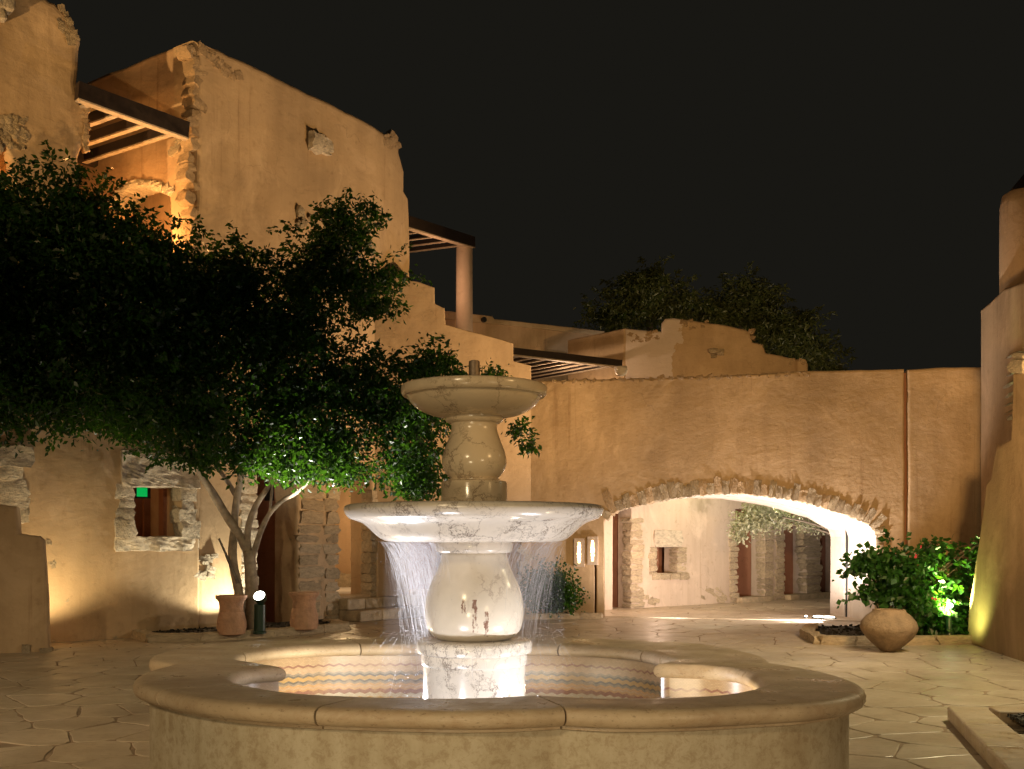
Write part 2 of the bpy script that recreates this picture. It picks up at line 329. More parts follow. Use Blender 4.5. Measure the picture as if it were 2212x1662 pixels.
# ------------------------------------------------------------------ object helpers
def tagp(o, label=None, cat=None, group=None, kind=None):
    if label: o['label'] = label
    if cat: o['category'] = cat
    if group: o['group'] = group
    if kind: o['kind'] = kind
    return o
def thing(name, loc, label=None, cat=None, group=None, kind=None):
    o = bpy.data.objects.new(name, None); COL.objects.link(o); o.location = loc; o.empty_display_size = .2
    return tagp(o, label, cat, group, kind)
def gpos(p):
    v = Vector((0, 0, 0))
    while p is not None: v += p.location; p = p.parent
    return v
def mk(name, vs, fs, mat, parent=None, smooth=False, origin=None):
    me = bpy.data.meshes.new(name)
    base = gpos(parent)
    og = Vector(origin) if origin is not None else None
    if og is not None: vs = [Vector(v)-og for v in vs]
    me.from_pydata([tuple(v) for v in vs], [], fs); me.update()
    me.materials.append(M[mat])
    if smooth: me.polygons.foreach_set('use_smooth', [True]*len(me.polygons))
    o = bpy.data.objects.new(name, me); COL.objects.link(o); o.parent = parent
    o.location = (og if og is not None else Vector((0, 0, 0)))-base
    return o
def smooth_angle(o, a=40):
    o.data.polygons.foreach_set('use_smooth', [True]*len(o.data.polygons)); o.data.set_sharp_from_angle(angle=R(a))
def cat_rom(pts, n):
    # dense centripetal-ish catmull rom then n+1 samples by arc length
    p = [Vector(q) for q in pts]; q = [2*p[0]-p[1]]+p+[2*p[-1]-p[-2]]; out = []
    for i in range(1, len(q)-2):
        for k in range(12):
            t = k/12; a, b, c, d = q[i-1:i+3]
            out.append(.5*((2*b)+(c-a)*t+(2*a-5*b+4*c-d)*t*t+(3*b-3*c+d-a)*t**3))
    out.append(p[-1])
    L = [0]
    for i in range(1, len(out)): L.append(L[-1]+(out[i]-out[i-1]).length)
    res = []; j = 0
    for k in range(n+1):
        s = L[-1]*k/n
        while j < len(L)-2 and L[j+1] < s: j += 1
        f = (s-L[j])/max(1e-9, L[j+1]-L[j]); res.append(out[j].lerp(out[j+1], min(1, max(0, f))))
    return res
class Geo:
    def __init__(s): s.v = []; s.f = []
    def box(s, c, ax, ay, az):
        b = len(s.v); c = Vector(c); ax, ay, az = Vector(ax), Vector(ay), Vector(az)
        for k in ((-1, -1, -1), (1, -1, -1), (1, 1, -1), (-1, 1, -1), (-1, -1, 1), (1, -1, 1), (1, 1, 1), (-1, 1, 1)):
            s.v.append(c+ax*k[0]+ay*k[1]+az*k[2])
        for f in ((0, 3, 2, 1), (4, 5, 6, 7), (0, 1, 5, 4), (1, 2, 6, 5), (2, 3, 7, 6), (3, 0, 4, 7)): s.f.append([b+i for i in f])
        return s
    def bar(s, a, b, w_, h):  # beam from a to b
        a, b = Vector(a), Vector(b); d = b-a; u = d.normalized(); sd = u.cross(Vector((0, 0, 1))).normalized(); up = sd.cross(u)
        return s.box((a+b)/2, d/2, sd*w_/2, up*h/2)
    def tube(s, pts, rad, n=8, cap=True):
        pts = [Vector(p) for p in pts]; b = len(s.v); m = len(pts)
        for i, p in enumerate(pts):
            t = (pts[min(m-1, i+1)]-pts[max(0, i-1)]).normalized()
            a = t.cross(Vector((.13, .97, .21))).normalized(); c = t.cross(a)
            r = rad[i] if isinstance(rad, (list, tuple)) else rad
            for k in range(n):
                th = 2*math.pi*k/n; s.v.append(p+a*r*math.cos(th)+c*r*math.sin(th))
        for i in range(m-1):
            for k in range(n):
                s.f.append([b+i*n+k, b+i*n+(k+1) % n, b+(i+1)*n+(k+1) % n, b+(i+1)*n+k])
        if cap: s.f.append([b+k for k in range(n)][::-1]); s.f.append([b+(m-1)*n+k for k in range(n)])
        return s
    def lathe(s, prof, c, n=48, ph=0, wob=0, seed=0):
        b = len(s.v); c = Vector(c)
        for i, (r, z) in enumerate(prof):
            for k in range(n):
                th = 2*math.pi*k/n+ph; rr = r*(1+(wob*noise.noise(Vector((math.cos(th)*1.3+seed, math.sin(th)*1.3, z*2)))) if wob else r)
                s.v.append(c+Vector((rr*math.cos(th), rr*math.sin(th), z)))
        for i in range(len(prof)-1):
            for k in range(n):
                s.f.append([b+i*n+k, b+i*n+(k+1) % n, b+(i+1)*n+(k+1) % n, b+(i+1)*n+k])
        s.f.append([b+k for k in range(n)][::-1]); s.f.append([b+(len(prof)-1)*n+k for k in range(n)])
        return s
    def mk(s, name, mat, parent=None, smooth=False, origin=None): return mk(name, s.v, s.f, mat, parent, smooth, origin)
def fix_lathe():  # (lathe's wobble expression kept simple)
    pass
def lathe(prof, c, n=48, wob=0, seed=0):
    g = Geo(); c = Vector(c)
    for i, (r, z) in enumerate(prof):
        for k in range(n):
            th = 2*math.pi*k/n; rr = r
            if wob: rr = r*(1+wob*noise.noise(Vector((math.cos(th)*1.3+seed, math.sin(th)*1.3, z*2.5))))
            g.v.append(c+Vector((rr*math.cos(th), rr*math.sin(th), z)))
    for i in range(len(prof)-1):
        for k in range(n):
            g.f.append([i*n+k, i*n+(k+1) % n, (i+1)*n+(k+1) % n, (i+1)*n+k])
    g.f.append([k for k in range(n)][::-1]); g.f.append([(len(prof)-1)*n+k for k in range(n)])
    return g
class Wall:
    """vertical plane from A to B (plan points); s = metres from A towards B"""
    def __init__(s, A, B):
        s.A = Vector((A[0], A[1], 0)); s.d = (Vector((B[0], B[1], 0))-s.A); s.L = s.d.length; s.d.normalize()
        s.n = Vector((s.d.y, -s.d.x, 0))
        if s.n.dot(-s.A) < 0: s.n = -s.n      # towards the camera
    def px(s, x, y):
        r = Vector(((x-CX)/FP, 1, 0)); den = r.x*s.d.y-r.y*s.d.x
        # A + d*k = r*t
        t = (s.A.x*s.d.y-s.A.y*s.d.x)/den
        p = r*t; return ((p-s.A).dot(s.d), EYE-(y-HY)/FP*t)
    def pd(s, x, y, depth):
        A0 = s.A; s.A = A0-s.n*depth; q = s.px(x, y); s.A = A0; return q
    def w(s, sz, depth=0, dv=None):
        dv = dv or -s.n; return s.A+s.d*sz[0]+dv*depth+Vector((0, 0, sz[1]))
def densify(loop, step, wob, seed, rough_z=.05):
    out = []; n = len(loop)
    for i in range(n):
        a, b = Vector(loop[i]), Vector(loop[(i+1) % n]); L = (b-a).length; k = max(1, int(L/step))
        for j in range(k):
            p = a.lerp(b, j/k)
            if wob and p.y > rough_z:
                q = Vector((p.x*2.3+seed, p.y*2.3, seed*1.7)); nv = noise.noise_vector(q)+noise.noise_vector(q*3.1)*.5
                p = p+Vector((nv.x, nv.y))*wob
            out.append(p)
    return out
def area2(l): return sum(l[i].x*l[(i+1) % len(l)].y-l[(i+1) % len(l)].x*l[i].y for i in range(len(l)))/2
def slab(name, wall, outline, holes=(), thick=.5, mat='plaster', parent=None, r=.07, wob=.02, step=.25, dv=None, d0=0, seed=1, rh=None):
    """wall piece with rounded arrises; outline and holes in pixels of the overview -> (s,z) on the wall plane"""
    dv = (dv.normalized() if dv is not None else -wall.n)
    loops = []
    for i, lp in enumerate([outline]+list(holes)):
        l = densify([wall.px(*p) if not isinstance(p, Vector) else p for p in lp], step, wob, seed+i*3.3)
        if (area2(l) > 0) != (i == 0): l.reverse()
        loops.append(l)
    g = Geo(); K = 4; rings = []
    for li, l in enumerate(loops):
        n = len(l); nr = []
        for i in range(n):
            a, b = l[i-1], l[(i+1) % n]; t = (b-a); t = t.normalized() if t.length > 1e-9 else Vector((1, 0)); nr.append(Vector((-t.y, t.x)))
        rr = r if li == 0 else (rh if rh is not None else r*.6)
        rs = []
        for k in range(K+1):
            a = math.pi/2*k/K; ins = rr*(1-math.sin(a)); dep = rr*(1-math.cos(a))
            rs.append(len(g.v)); g.v += [wall.w(l[i]+nr[i]*ins, d0+dep, dv) for i in range(n)]
        rs.append(len(g.v)); g.v += [wall.w(l[i], d0+thick, dv) for i in range(n)]
        for k in range(len(rs)-1):
            for i in range(n): g.f.append([rs[k]+i, rs[k+1]+i, rs[k+1]+(i+1) % n, rs[k]+(i+1) % n])
        rings.append((rs, n, nr, rr))
    for side in (0, -1):
        polys = []; idx = []
        for (rs, n, nr, rr), l in zip(rings, loops):
            ins = rr if side == 0 else 0
            polys.append([Vector((*(l[i]+nr[i]*ins), 0)) for i in range(n)]); idx += [rs[side]+i for i in range(n)]
        for t in tessellate_polygon(polys): g.f.append([idx[i] for i in (t if side == 0 else t[::-1])])
    # orient outward
    me_o = g.mk(name, mat, parent)
    bm = bmesh.new(); bm.from_mesh(me_o.data); bmesh.ops.recalc_face_normals(bm, faces=bm.faces); bm.to_mesh(me_o.data); bm.free()
    return me_o
# stone library : rounded, knocked-about blocks (unit size)
def rough_block(parent, wall, x0, y0, x1, y1, proud, depth, mat, amp, seed, name='stone'):
    a = wall.px(x0, y1); b = wall.px(x1, y0); w_, h_ = abs(b[0]-a[0])/2, abs(b[1]-a[1])/2; c = wall.w(((a[0]+b[0])/2, (a[1]+b[1])/2), depth/2-proud)
    bm = bmesh.new(); bmesh.ops.create_cube(bm, size=2); bmesh.ops.subdivide_edges(bm, edges=bm.edges, cuts=17, use_grid_fill=True); vs = []
    for v in bm.verts:
        q = v.co.copy(); q = q.lerp(q.normalized()*1.25, .10); p = c+wall.d*q.x*w_-wall.n*q.y*depth/2+Vector((0, 0, q.z*h_))
        e = noise.fractal(p*3.4+Vector((seed, 0, 0)), 1, 2, 4)*amp+abs(noise.noise(p*13))*amp*-.7
        p = p+(wall.n*(-q.y)+wall.d*q.x*.5+Vector((0, 0, q.z*.5)))*e; vs.append(p)
    bm.verts.index_update(); fs = [[v.index for v in f.verts] for f in bm.faces]; bm.free()
    o = mk(name, vs, fs, mat, parent); return o
STONES = []
def stone_lib():
    for k in range(12):
        bm = bmesh.new(); bmesh.ops.create_cube(bm, size=1)
        bmesh.ops.subdivide_edges(bm, edges=bm.edges, cuts=2, use_grid_fill=True)
        for v in bm.verts:
            c = v.co; m_ = max(abs(c.x), abs(c.y), abs(c.z)); s_ = c.normalized()*.62
            v.co = c.lerp(s_, .20)+noise.noise_vector(c*2.3+Vector((k*5.1, k*2.3, 0)))*.15+noise.noise_vector(c*6+Vector((k, 0, 3)))*.03
        me = bpy.data.meshes.new('stone'); bm.to_mesh(me); bm.free()
        me.polygons.foreach_set('use_smooth', [True]*len(me.polygons)); me.set_sharp_from_angle(angle=R(34)); STONES.append(me)
stone_lib()
SM = {}
def add_stone(parent, pos, size, rot, mat='stone', name='stone'):
    """pos world, size (w,depth,h), rot = Matrix 3x3 columns (along, away, up)"""
    me0 = random.choice(STONES); key = (me0.name, mat)
    if key not in SM:
        m2 = me0.copy(); m2.materials.clear(); m2.materials.append(M[mat]); SM[key] = m2
    o = bpy.data.objects.new(name, SM[key]); COL.objects.link(o); o.parent = parent
    o.matrix_local = Matrix.Translation(Vector(pos)-gpos(parent)) @ rot.to_4x4() @ Matrix.Diagonal((size[0]*random.choice((1, -1)), size[1], size[2], 1))
    return o
def wrot(wall, tilt=0):
    m = Matrix((wall.d, -wall.n, Vector((0, 0, 1)))).transposed(); return m @ Matrix.Rotation(tilt, 3, 'Y')
def wstone(parent, wall, x0, y0, x1, y1, proud=.06, depth=.3, mat='stone', tilt=0, dv=None):
    """one stone filling the pixel box on a wall plane, standing `proud` of it"""
    a = wall.px(x0, y1); b = wall.px(x1, y0); c = ((a[0]+b[0])/2, (a[1]+b[1])/2)
    return add_stone(parent, wall.w(c, depth/2-proud*random.uniform(.45, 1.05)), (abs(b[0]-a[0])*1.04, depth, abs(b[1]-a[1])*1.04), wrot(wall, tilt), mat)
def quoin(parent, wall, x0, x1, y0, y1, hpx, proud=.05, mat='stone', jit=.35, side=0, depth=.3):
    y = y0; k = 0
    while y < y1:
        h = hpx*random.uniform(.7, 1.35); j = (x1-x0)*jit
        a = x0-(random.uniform(0, j) if side <= 0 else -random.uniform(0, j*.2)); b = x1+(random.uniform(0, j) if side >= 0 else random.uniform(-j*.2, 0))
        wstone(parent, wall, a, y+.5, b, min(y1, y+h)-.5, proud*random.uniform(.5, 1.4), depth, mat, random.uniform(-.06, .06)); y += h; k += 1
def rubble(parent, wall, pts, smin, smax, proud=.04, mat='stone'):
    for (x, y) in pts:
        wd = random.uniform(smin, smax); h = wd*random.uniform(.55, .9)
        wstone(parent, wall, x-wd/2, y-h/2, x+wd/2, y+h/2, proud*random.uniform(.4, 1.3), .16, mat, random.uniform(-.5, .5))
def scatter(cx, cy, rx, ry, n): return [(cx+rx*random.uniform(-1, 1), cy+ry*random.uniform(-1, 1)) for _ in range(n)]
def leaves(blobs, n, size, seed=0, shell=.5, asp=.5, droop=.3):
    """leaf-sized faces through ellipsoid blobs [(centre, (rx,ry,rz), weight)], clumped"""
    rnd = random.Random(seed); vs = []; fs = []
    tot = sum(b[2] for b in blobs)
    for c, rr, wt in blobs:
        cnt = int(n*wt/tot); clumps = []
        for _ in range(max(4, cnt//26)):
            d = Vector((rnd.gauss(0, 1), rnd.gauss(0, 1), rnd.gauss(0, 1))).normalized(); q = rnd.uniform(shell, 1.02)
            q *= 1+.22*noise.noise(d*2.2+Vector(c)*.6)
            clumps.append(Vector(c)+Vector((d.x*rr[0], d.y*rr[1], d.z*rr[2]))*q)
        cs = min(rr)*.16+.06
        for _ in range(cnt):
            k = rnd.choice(clumps); p = k+Vector((rnd.gauss(0, cs), rnd.gauss(0, cs), rnd.gauss(0, cs*.8)))
            L = size*rnd.choice((rnd.uniform(.45, .9), rnd.uniform(.8, 1.35))); u = Vector((rnd.uniform(-1, 1), rnd.uniform(-1, 1), rnd.uniform(-1, .5)-droop)).normalized()
            s_ = u.cross(Vector((rnd.uniform(-1, 1), rnd.uniform(-1, 1), rnd.uniform(-1, 1)))).normalized()*L*asp*.5; u = u*L
            nrm = u.cross(s_).normalized()*L*.1
            b = len(vs); vs += [p, p+u*.45+s_+nrm, p+u, p+u*.45-s_+nrm]; fs += [(b, b+1, b+2), (b, b+2, b+3)]
    return vs, fs
def sprays(blobs, n, seed, L=.55, per=26, leaf=.1, asp=.5, zmin=None):
    rnd = random.Random(seed); vs = []; fs = []; tot = sum(b[2] for b in blobs)
    for c, rr, wt in blobs:
        for _ in range(max(1, int(n*wt/tot))):
            d = Vector((rnd.gauss(0, 1), rnd.gauss(0, 1), rnd.gauss(0, 1))).normalized(); p = Vector(c)+Vector((d.x*rr[0], d.y*rr[1], d.z*rr[2]))*rnd.uniform(.85, 1.08)
            if zmin is not None and d.z < zmin: continue
            out = (d+Vector((rnd.uniform(-.5, .5), rnd.uniform(-.5, .5), rnd.uniform(-.5, .5)))).normalized(); ln = L*rnd.uniform(.4, 1.2)
            for k in range(per):
                t = k/per; q = p+out*ln*t+Vector((0, 0, -.35*ln*t*t))+Vector((rnd.gauss(0, 1), rnd.gauss(0, 1), rnd.gauss(0, 1)))*.05*(1.2-t)
                Lf = leaf*rnd.uniform(.6, 1.25); u = (out*.5+Vector((rnd.uniform(-1, 1), rnd.uniform(-1, 1), rnd.uniform(-1.2, .2)))).normalized(); s_ = u.cross(Vector((rnd.uniform(-1, 1), rnd.uniform(-1, 1), rnd.uniform(-1, 1)))).normalized()*Lf*asp*.5; u = u*Lf
                b = len(vs); vs += [q, q+u*.45+s_, q+u, q+u*.45-s_]; fs += [(b, b+1, b+2), (b, b+2, b+3)]
    return vs, fs
def join(a, b):
    n = len(a[0]); return a[0]+b[0], a[1]+[tuple(i+n for i in f) for f in b[1]]
def pblob(x, y, rx, ry, d, rd, wt=None):
    c = P(x, y, d); k = d/FP; return (c, (rx*k, rd, ry*k), wt if wt is not None else rx*ry)

# ------------------------------------------------------------------ ground and paving
g = Geo(); S = 400; g.v = [Vector(v) for v in ((-S, -S, -.06), (S, -S, -.06), (S, S, -.06), (-S, S, -.06))]; g.f = [[0, 1, 2, 3]]
tagp(g.mk('ground', 'ground'), kind='structure')
g = Geo(); g.box((1, 14, -.0255), (14, 0, 0), (0, 17, 0), (0, 0, .018)); pav = thing('paving', (0, 14, -.018), kind='structure')
g.mk('mortar_bed', 'mortar', pav)
def flagstones():
    cs = .62; rnd = random.Random(3); pts = {}
    for i in range(-26, 34):
        for j in range(4, 58): pts[i, j] = Vector(((i+rnd.uniform(.04, .96))*cs, (j+rnd.uniform(.04, .96))*cs))
    cells = []
    for (i, j), c in pts.items():
        xp = CX+c.x/c.y*FP; yp = HY+EYE/c.y*FP
        if not (-90 < xp < 2300 and 1290 < yp < 1760): continue
        if math.hypot((c.x-AX)/1.15, c.y-AY) < 1.75: continue
        poly = [c+Vector(v)*cs*2 for v in ((-1, -1), (1, -1), (1, 1), (-1, 1))]
        for a in range(-2, 3):
            for b in range(-2, 3):
                q = pts.get((i+a, j+b))
                if q is None or q is c: continue
                m_ = (c+q)/2; nn = (q-c).normalized(); m_ = m_-nn*.004; new = []
                for k in range(len(poly)):
                    p0, p1 = poly[k], poly[(k+1) % len(poly)]; d0, d1 = (p0-m_).dot(nn), (p1-m_).dot(nn)
                    if d0 <= 0: new.append(p0)
                    if d0*d1 < 0: new.append(p0.lerp(p1, d0/(d0-d1)))
                poly = new
                if len(poly) < 3: break
            if len(poly) < 3: break
        if len(poly) < 3: continue
        cells.append((c, poly, 1/c.y**3))
    cells.sort(key=lambda t: -t[2])
    def geo(c, poly, g):
        # knocked corners, slightly uneven top
        out = []
        n = len(poly)
        for k in range(n):
            a, b, d = poly[k-1], poly[k], poly[(k+1) % n]
            la = min(.35, .05/max(.01, (a-b).length)); lb = min(.35, .05/max(.01, (d-b).length))
            out += [b.lerp(a, la), b.lerp(d, lb)]
        o2 = []
        for k in range(len(out)):
            a, b = out[k], out[(k+1) % len(out)]; q_ = max(1, int((b-a).length/.11)); o2 += [a.lerp(b, i/q_) for i in range(q_)]
        out = [p-(p-c).normalized()*abs(noise.noise(Vector((p.x*4, p.y*4, 1))))*.03+(p-c).normalized()*noise.noise(Vector((p.x*11, p.y*11, 1)))*.010 for p in o2]
        z = rnd.uniform(-.0015, .0015); tx, ty = rnd.uniform(-.003, .003), rnd.uniform(-.003, .003)
        bb = len(g.v); m = len(out)
        for p in out: g.v.append(Vector((p.x, p.y, -.02)))
        for p in out: q = p+(c-p).normalized()*.001; g.v.append(Vector((q.x, q.y, z-.004+(p.x-c.x)*tx+(p.y-c.y)*ty)))
        for p in out: q = p+(c-p).normalized()*.009; g.v.append(Vector((q.x, q.y, z+(p.x-c.x)*tx+(p.y-c.y)*ty)))
        for l in (0, 1):
            for k in range(m): g.f.append([bb+l*m+k, bb+l*m+(k+1) % m, bb+(l+1)*m+(k+1) % m, bb+(l+1)*m+k])
        g.f.append([bb+2*m+k for k in range(m)])
    for c, poly, _ in cells[:295]:
        g = Geo(); geo(c, poly, g); g.mk('flagstone', 'flag', pav)
    g = Geo()
    for c, poly, _ in cells[295:]: geo(c, poly, g)
    tagp(g.mk('flagstone', 'flag', pav), kind='stuff')
flagstones()

# ------------------------------------------------------------------ left building (tower, long wall) and corner building
W1 = Wall((-9.3, 15.4), (-5.5, 18.6))
BR = Wall((-5.5, 18.6), (-2.42, 23.1))
BL = Wall((-9.4, 21.15), (-5.5, 18.6))
tw = thing('tower_building', (-8, 16.6, 0), 'tall ochre plastered tower at the left edge, its rounded top cut by the frame', 'building')
slab('wall', W1, [(-330, 1500), (-330, -260), (-60, -120), (60, -30), (108, 0), (121, 5), (143, 25), (161, 48), (172, 68), (177, 90), (173, 108), (172, 151), (166, 181), (168, 199), (191, 219), (195, 241), (192, 289), (196, 304), (176, 319), (173, 340), (173, 1500)],
     [[(-60, 560), (-60, 360), (-20, 330), (15, 322), (24, 345), (22, 560)]], .6, 'plaster', tw, .12, .03, seed=2)
g = Geo(); g.box(W1.w(W1.px(-60, 450), 1.6), W1.d*1.6, W1.n*.05, (0, 0, 1.6)); g.mk('room_wall', 'plaster_warm', tw)
rubble(tw, W1, [(135+i*7+random.uniform(-4, 4), 22+i*13+random.uniform(-6, 6)) for i in range(6)]+[(128+i*6, 45+i*11) for i in range(5)], 10, 20, .015, 'stone_grey')
rubble(tw, W1, scatter(22, 285, 34, 34, 60), 9, 20, .02, 'stone')
rubble(tw, W1, [(186+random.uniform(-5, 4), 225+i*12) for i in range(9)], 10, 18, .02, 'stone_plaster')
for b in ((-8, -6, 22, 24), (-10, 24, 10, 44)): wstone(tw, W1, *b, .22, .4, 'stone_pale')
# long ground-floor wall with the window
lw = thing('courtyard_wall', (-6.2, 18, 0), 'spotlit ochre courtyard wall with a small stone-framed window behind the leaning tree', 'wall')
win = [(285, 1162), (285, 1046), (330, 1042), (393, 1052), (392, 1162)]
w1b = Wall(W1.w((0, 0), -.03)[:2], W1.w((W1.L, 0), -.03)[:2])
slab('wall', w1b, [(-330, 1460), (-330, 1000), (-330, 560), (174, 560), (432, 560), (432, 1460)], [win], .55, 'plaster', lw, .05, .015, seed=5, rh=.03)
g = Geo(); o_ = W1.pd(338, 1102, 1.3); l_ = W1.px(284, 1100)[0]; r_ = W1.px(393, 1100)[0]
g.box(W1.w(o_, 1.35), W1.d*1.2, W1.n*.04, (0, 0, .9)); g.box(W1.w((l_-.1, o_[1]), .95), W1.d*.04, W1.n*.42, (0, 0, .8)); g.box(W1.w((r_+.02, o_[1]), 1.05), W1.d*.04, W1.n*.28, (0, 0, .8)); g.box(W1.w((r_-.1, o_[1]-.0), 1.25), W1.d*.10, W1.n*.05, (0, 0, .8))
g.mk('window_recess', 'plaster_red', lw)
q = Geo(); a = W1.pd(310, 1060, .62); q.box(W1.w(a, .66), W1.d*.125, W1.n*.04, (0, 0, .135)); sb_ = q.mk('sign_box', 'black', lw)
sg = Geo(); a = W1.pd(307, 1059, .61); sg.box(W1.w(a, .612), W1.d*.092, W1.n*.004, (0, 0, .115)); sg.mk('sign_face', 'lamp_green', sb_)
rough_block(lw, W1, 258, 982, 430, 1050, .10, .45, 'stone_pale', .042, 1)
for b in ((247, 1046, 286, 1078), (255, 1076, 288, 1098), (250, 1097, 288, 1126), (246, 1124, 290, 1162)): wstone(lw, W1, *b, .1, .4, 'stone_pale', random.uniform(-.05, .05))
for b in ((388, 1052, 422, 1082), (392, 1080, 418, 1102), (386, 1101, 424, 1130), (390, 1128, 430, 1164)): wstone(lw, W1, *b, .07, .4, 'stone_pale', random.uniform(-.05, .05))
rough_block(lw, W1, 246, 1160, 432, 1192, .05, .3, 'stone_pale', .04, 7)
for b in ((-12, 966, 66, 1008), (-8, 1006, 46, 1040), (-10, 1038, 56, 1078), (-10, 1076, 60, 1104), (36, 1100, 60, 1130)): wstone(lw, W1, *b, .13, .45, 'stone_pale', random.uniform(-.05, .05))
rubble(lw, W1, scatter(122, 1235, 20, 72, 14), 14, 26, .03, 'stone')
rubble(lw, W1, scatter(440, 1222, 24, 26, 12), 14, 24, .035, 'stone_pale')
rubble(lw, W1, [(x, 1384-(x-110)*.04+random.uniform(-3, 3)) for x in range(112, 400, 17)], 10, 18, .03, 'stone')
# corner building: right face with passages, left face behind the terrace
cb = thing('corner_building', (-5, 20, 0), 'large ochre adobe building with a ragged sloping roofline rising behind the tree', 'building')
slab('wall', BR, [(424, 1480), (424, 85), (448, 96), (496, 114), (556, 144), (644, 187), (725, 227), (788, 257), (825, 280), (850, 293), (865, 311), (866, 330), (876, 371), (876, 413), (886, 429), (888, 484), (888, 1480)],
     [[(556, 1362), (556, 1010), (641, 1010), (641, 1348)], [(727, 1289), (727, 1010), (803, 1010), (803, 1285)]], .6, 'plaster', cb, .12, .03, seed=9)
slab('wall', BL, [(60, 1420), (60, 226), (175, 181), (250, 150), (330, 118), (395, 92), (416, 86), (424, 90), (424, 1420)], [[(238, 560), (238, 440), (262, 412), (300, 398), (340, 402), (366, 416), (372, 560)]], .5, 'plaster_warm', cb, .08, .02, seed=12)
g = Geo(); a = BL.pd(300, 470, 1.0); g.box(BL.w(a, 1.0), BL.d*2.2, BL.n*.04, (0, 0, 1.6)); g.mk('niche_wall', 'plaster_warm', cb)
g = Geo(); a = BL.pd(303, 427, .9); g.box(BL.w(a, .93), BL.d*.08, BL.n*.02, (0, 0, .05)); g.mk('wall_plaque', 'black', cb)
arcp = cat_rom([(236, 442), (262, 411), (300, 396), (340, 400), (369, 414)], 12)
for p in arcp: wstone(cb, BL, p.x-8, p.y-10, p.x+8, p.y+8, .05, .5, 'stone_pale', random.uniform(-.4, .4))
# ragged corner stones
y = 100
while y < 540:
    h = random.uniform(9, 20); xx = 418+random.uniform(-6, 12)
    wstone(cb, BR, xx-9, y, xx+random.uniform(2, 20), y+h, random.uniform(-.02, .018), .3, 'stone_plaster', random.uniform(-.5, .5)); y += h*random.uniform(1.1, 1.9)
rubble(cb, BR, [(440+i*9+random.uniform(-5, 5), 108+i*7+random.uniform(-4, 14)) for i in range(9)]*3, 9, 18, .015, 'stone_plaster')
rubble(cb, BR, [(845+random.uniform(-12, 14), 305+random.uniform(-12, 20)) for i in range(9)]*2, 9, 18, .012, 'stone_plaster')
rubble(cb, BL, [(385+random.uniform(-10, 10), 318+random.uniform(-14, 18)) for i in range(8)], 9, 22, .08, 'stone')
for b in ((666, 296, 690, 325, .2), (692, 307, 714, 322, .16), (684, 317, 708, 328, .12)): wstone(cb, BR, *b[:4], b[4], .5, 'stone_pale', random.uniform(-.05, .05))
rubble(cb, BR, scatter(656, 478, 14, 24, 7), 8, 16, .08, 'stone_grey')
rubble(cb, BR, scatter(795, 540, 14, 8, 5), 8, 16, .05, 'stone_grey')
# quoins round the two passages
quoin(cb, BR, 524, 554, 1015, 1362, 24, .06, 'stone_pale', .2, -1)
y = 1020
while y < 1342:
    h = random.uniform(18, 30); wstone(cb, BR, 646+random.uniform(-4, 5), y, 690+random.uniform(-8, 8), y+h-4, .04, .3, random.choice(('stone_grey', 'stone')), random.uniform(-.06, .06))
    wstone(cb, BR, 702+random.uniform(-5, 5), y+random.uniform(-4, 4), 729+random.uniform(-2, 3), y+h-3, .04, .5, random.choice(('stone_grey', 'stone')), random.uniform(-.05, .05)); y += h
quoin(cb, BR, 800, 812, 1060, 1290, 22, .05, 'stone', .2, 1)
# passage interiors
sl, sr = BR.px(556, 1200)[0], BR.px(641, 1200)[0]
g = Geo(); g.box(BR.w(((sl+sr)/2, 1.8), 2.3), BR.d*((sr-sl)/2+.3), BR.n*.05, (0, 0, 2)); g.box(BR.w((sr+.22, 1.8), 1.45), BR.d*.05, BR.n*.84, (0, 0, 2)); g.box(BR.w((sl-.2, 1.8), 1.45), BR.d*.05, BR.n*.84, (0, 0, 2))
g.mk('recess_wall', 'plaster_red', cb)
g = Geo(); g.box(BR.w((sr+.155, BR.px(590, 1068)[1]+.12), .93), BR.d*.015, BR.n*.12, (0, 0, .2)); g.mk('louvre', 'black', cb)
g = Geo(); a = BR.px(765, 1190); c0 = BR.w((a[0], 0), 0)
g.box(Vector((-3.1, 26.9, 2.0)), (2.2, 0, 0), (0, .05, 0), (0, 0, 2.4)); g.box(Vector((-3.55, 26.3, 2.0)), (.03, 0, 0), (0, .6, 0), (0, 0, 2.4))
g.box(Vector((-1.7, 25.0, 2.0)), (.05, 0, 0), (0, 1.8, 0), (0, 0, 2.4)); g.mk('inner_wall', 'plaster_warm', cb)
g = Geo(); g.box(Vector((-3.1, 24.9, .21)), (1.9, 0, 0), (0, 1.95, 0), (0, 0, .24)); g.mk('inner_floor', 'plaster_white', cb)
for k in range(7): add_stone(cb, (-4.2+k*.42, 26.75, .62+random.uniform(-.02, .02)), (.42, .3, .36), Matrix.Identity(3), 'stone')
# two stone steps
for (f0_, dep, z0, zt, x1, lab) in ((.62, 1.0, 0, .22, 868, 'lower stone step, longer one, in front of the lit passage'), (.28, .6, .22, .44, 842, 'upper stone step leading into the lit passage')):
    s0, s1 = BR.px(729, 1320)[0], BR.px(x1, 1320)[0]; st = thing('stone_step', BR.w(((s0+s1)/2, 0), -f0_), lab, 'step', 'steps up to the lit passage'); n = 3
    for k in range(n):
        a0, a1 = s0+(s1-s0)*k/n, s0+(s1-s0)*(k+1)/n; g = Geo(); g.box(BR.w(((a0+a1)/2, (z0+zt)/2), -f0_+dep/2), BR.d*(a1-a0)/2*.99, BR.n*dep/2, (0, 0, (zt-z0)/2)); o = g.mk('step_stone', 'stone_grey', st)
        b_ = o.modifiers.new('b', 'BEVEL'); b_.width = .03; b_.segments = 3
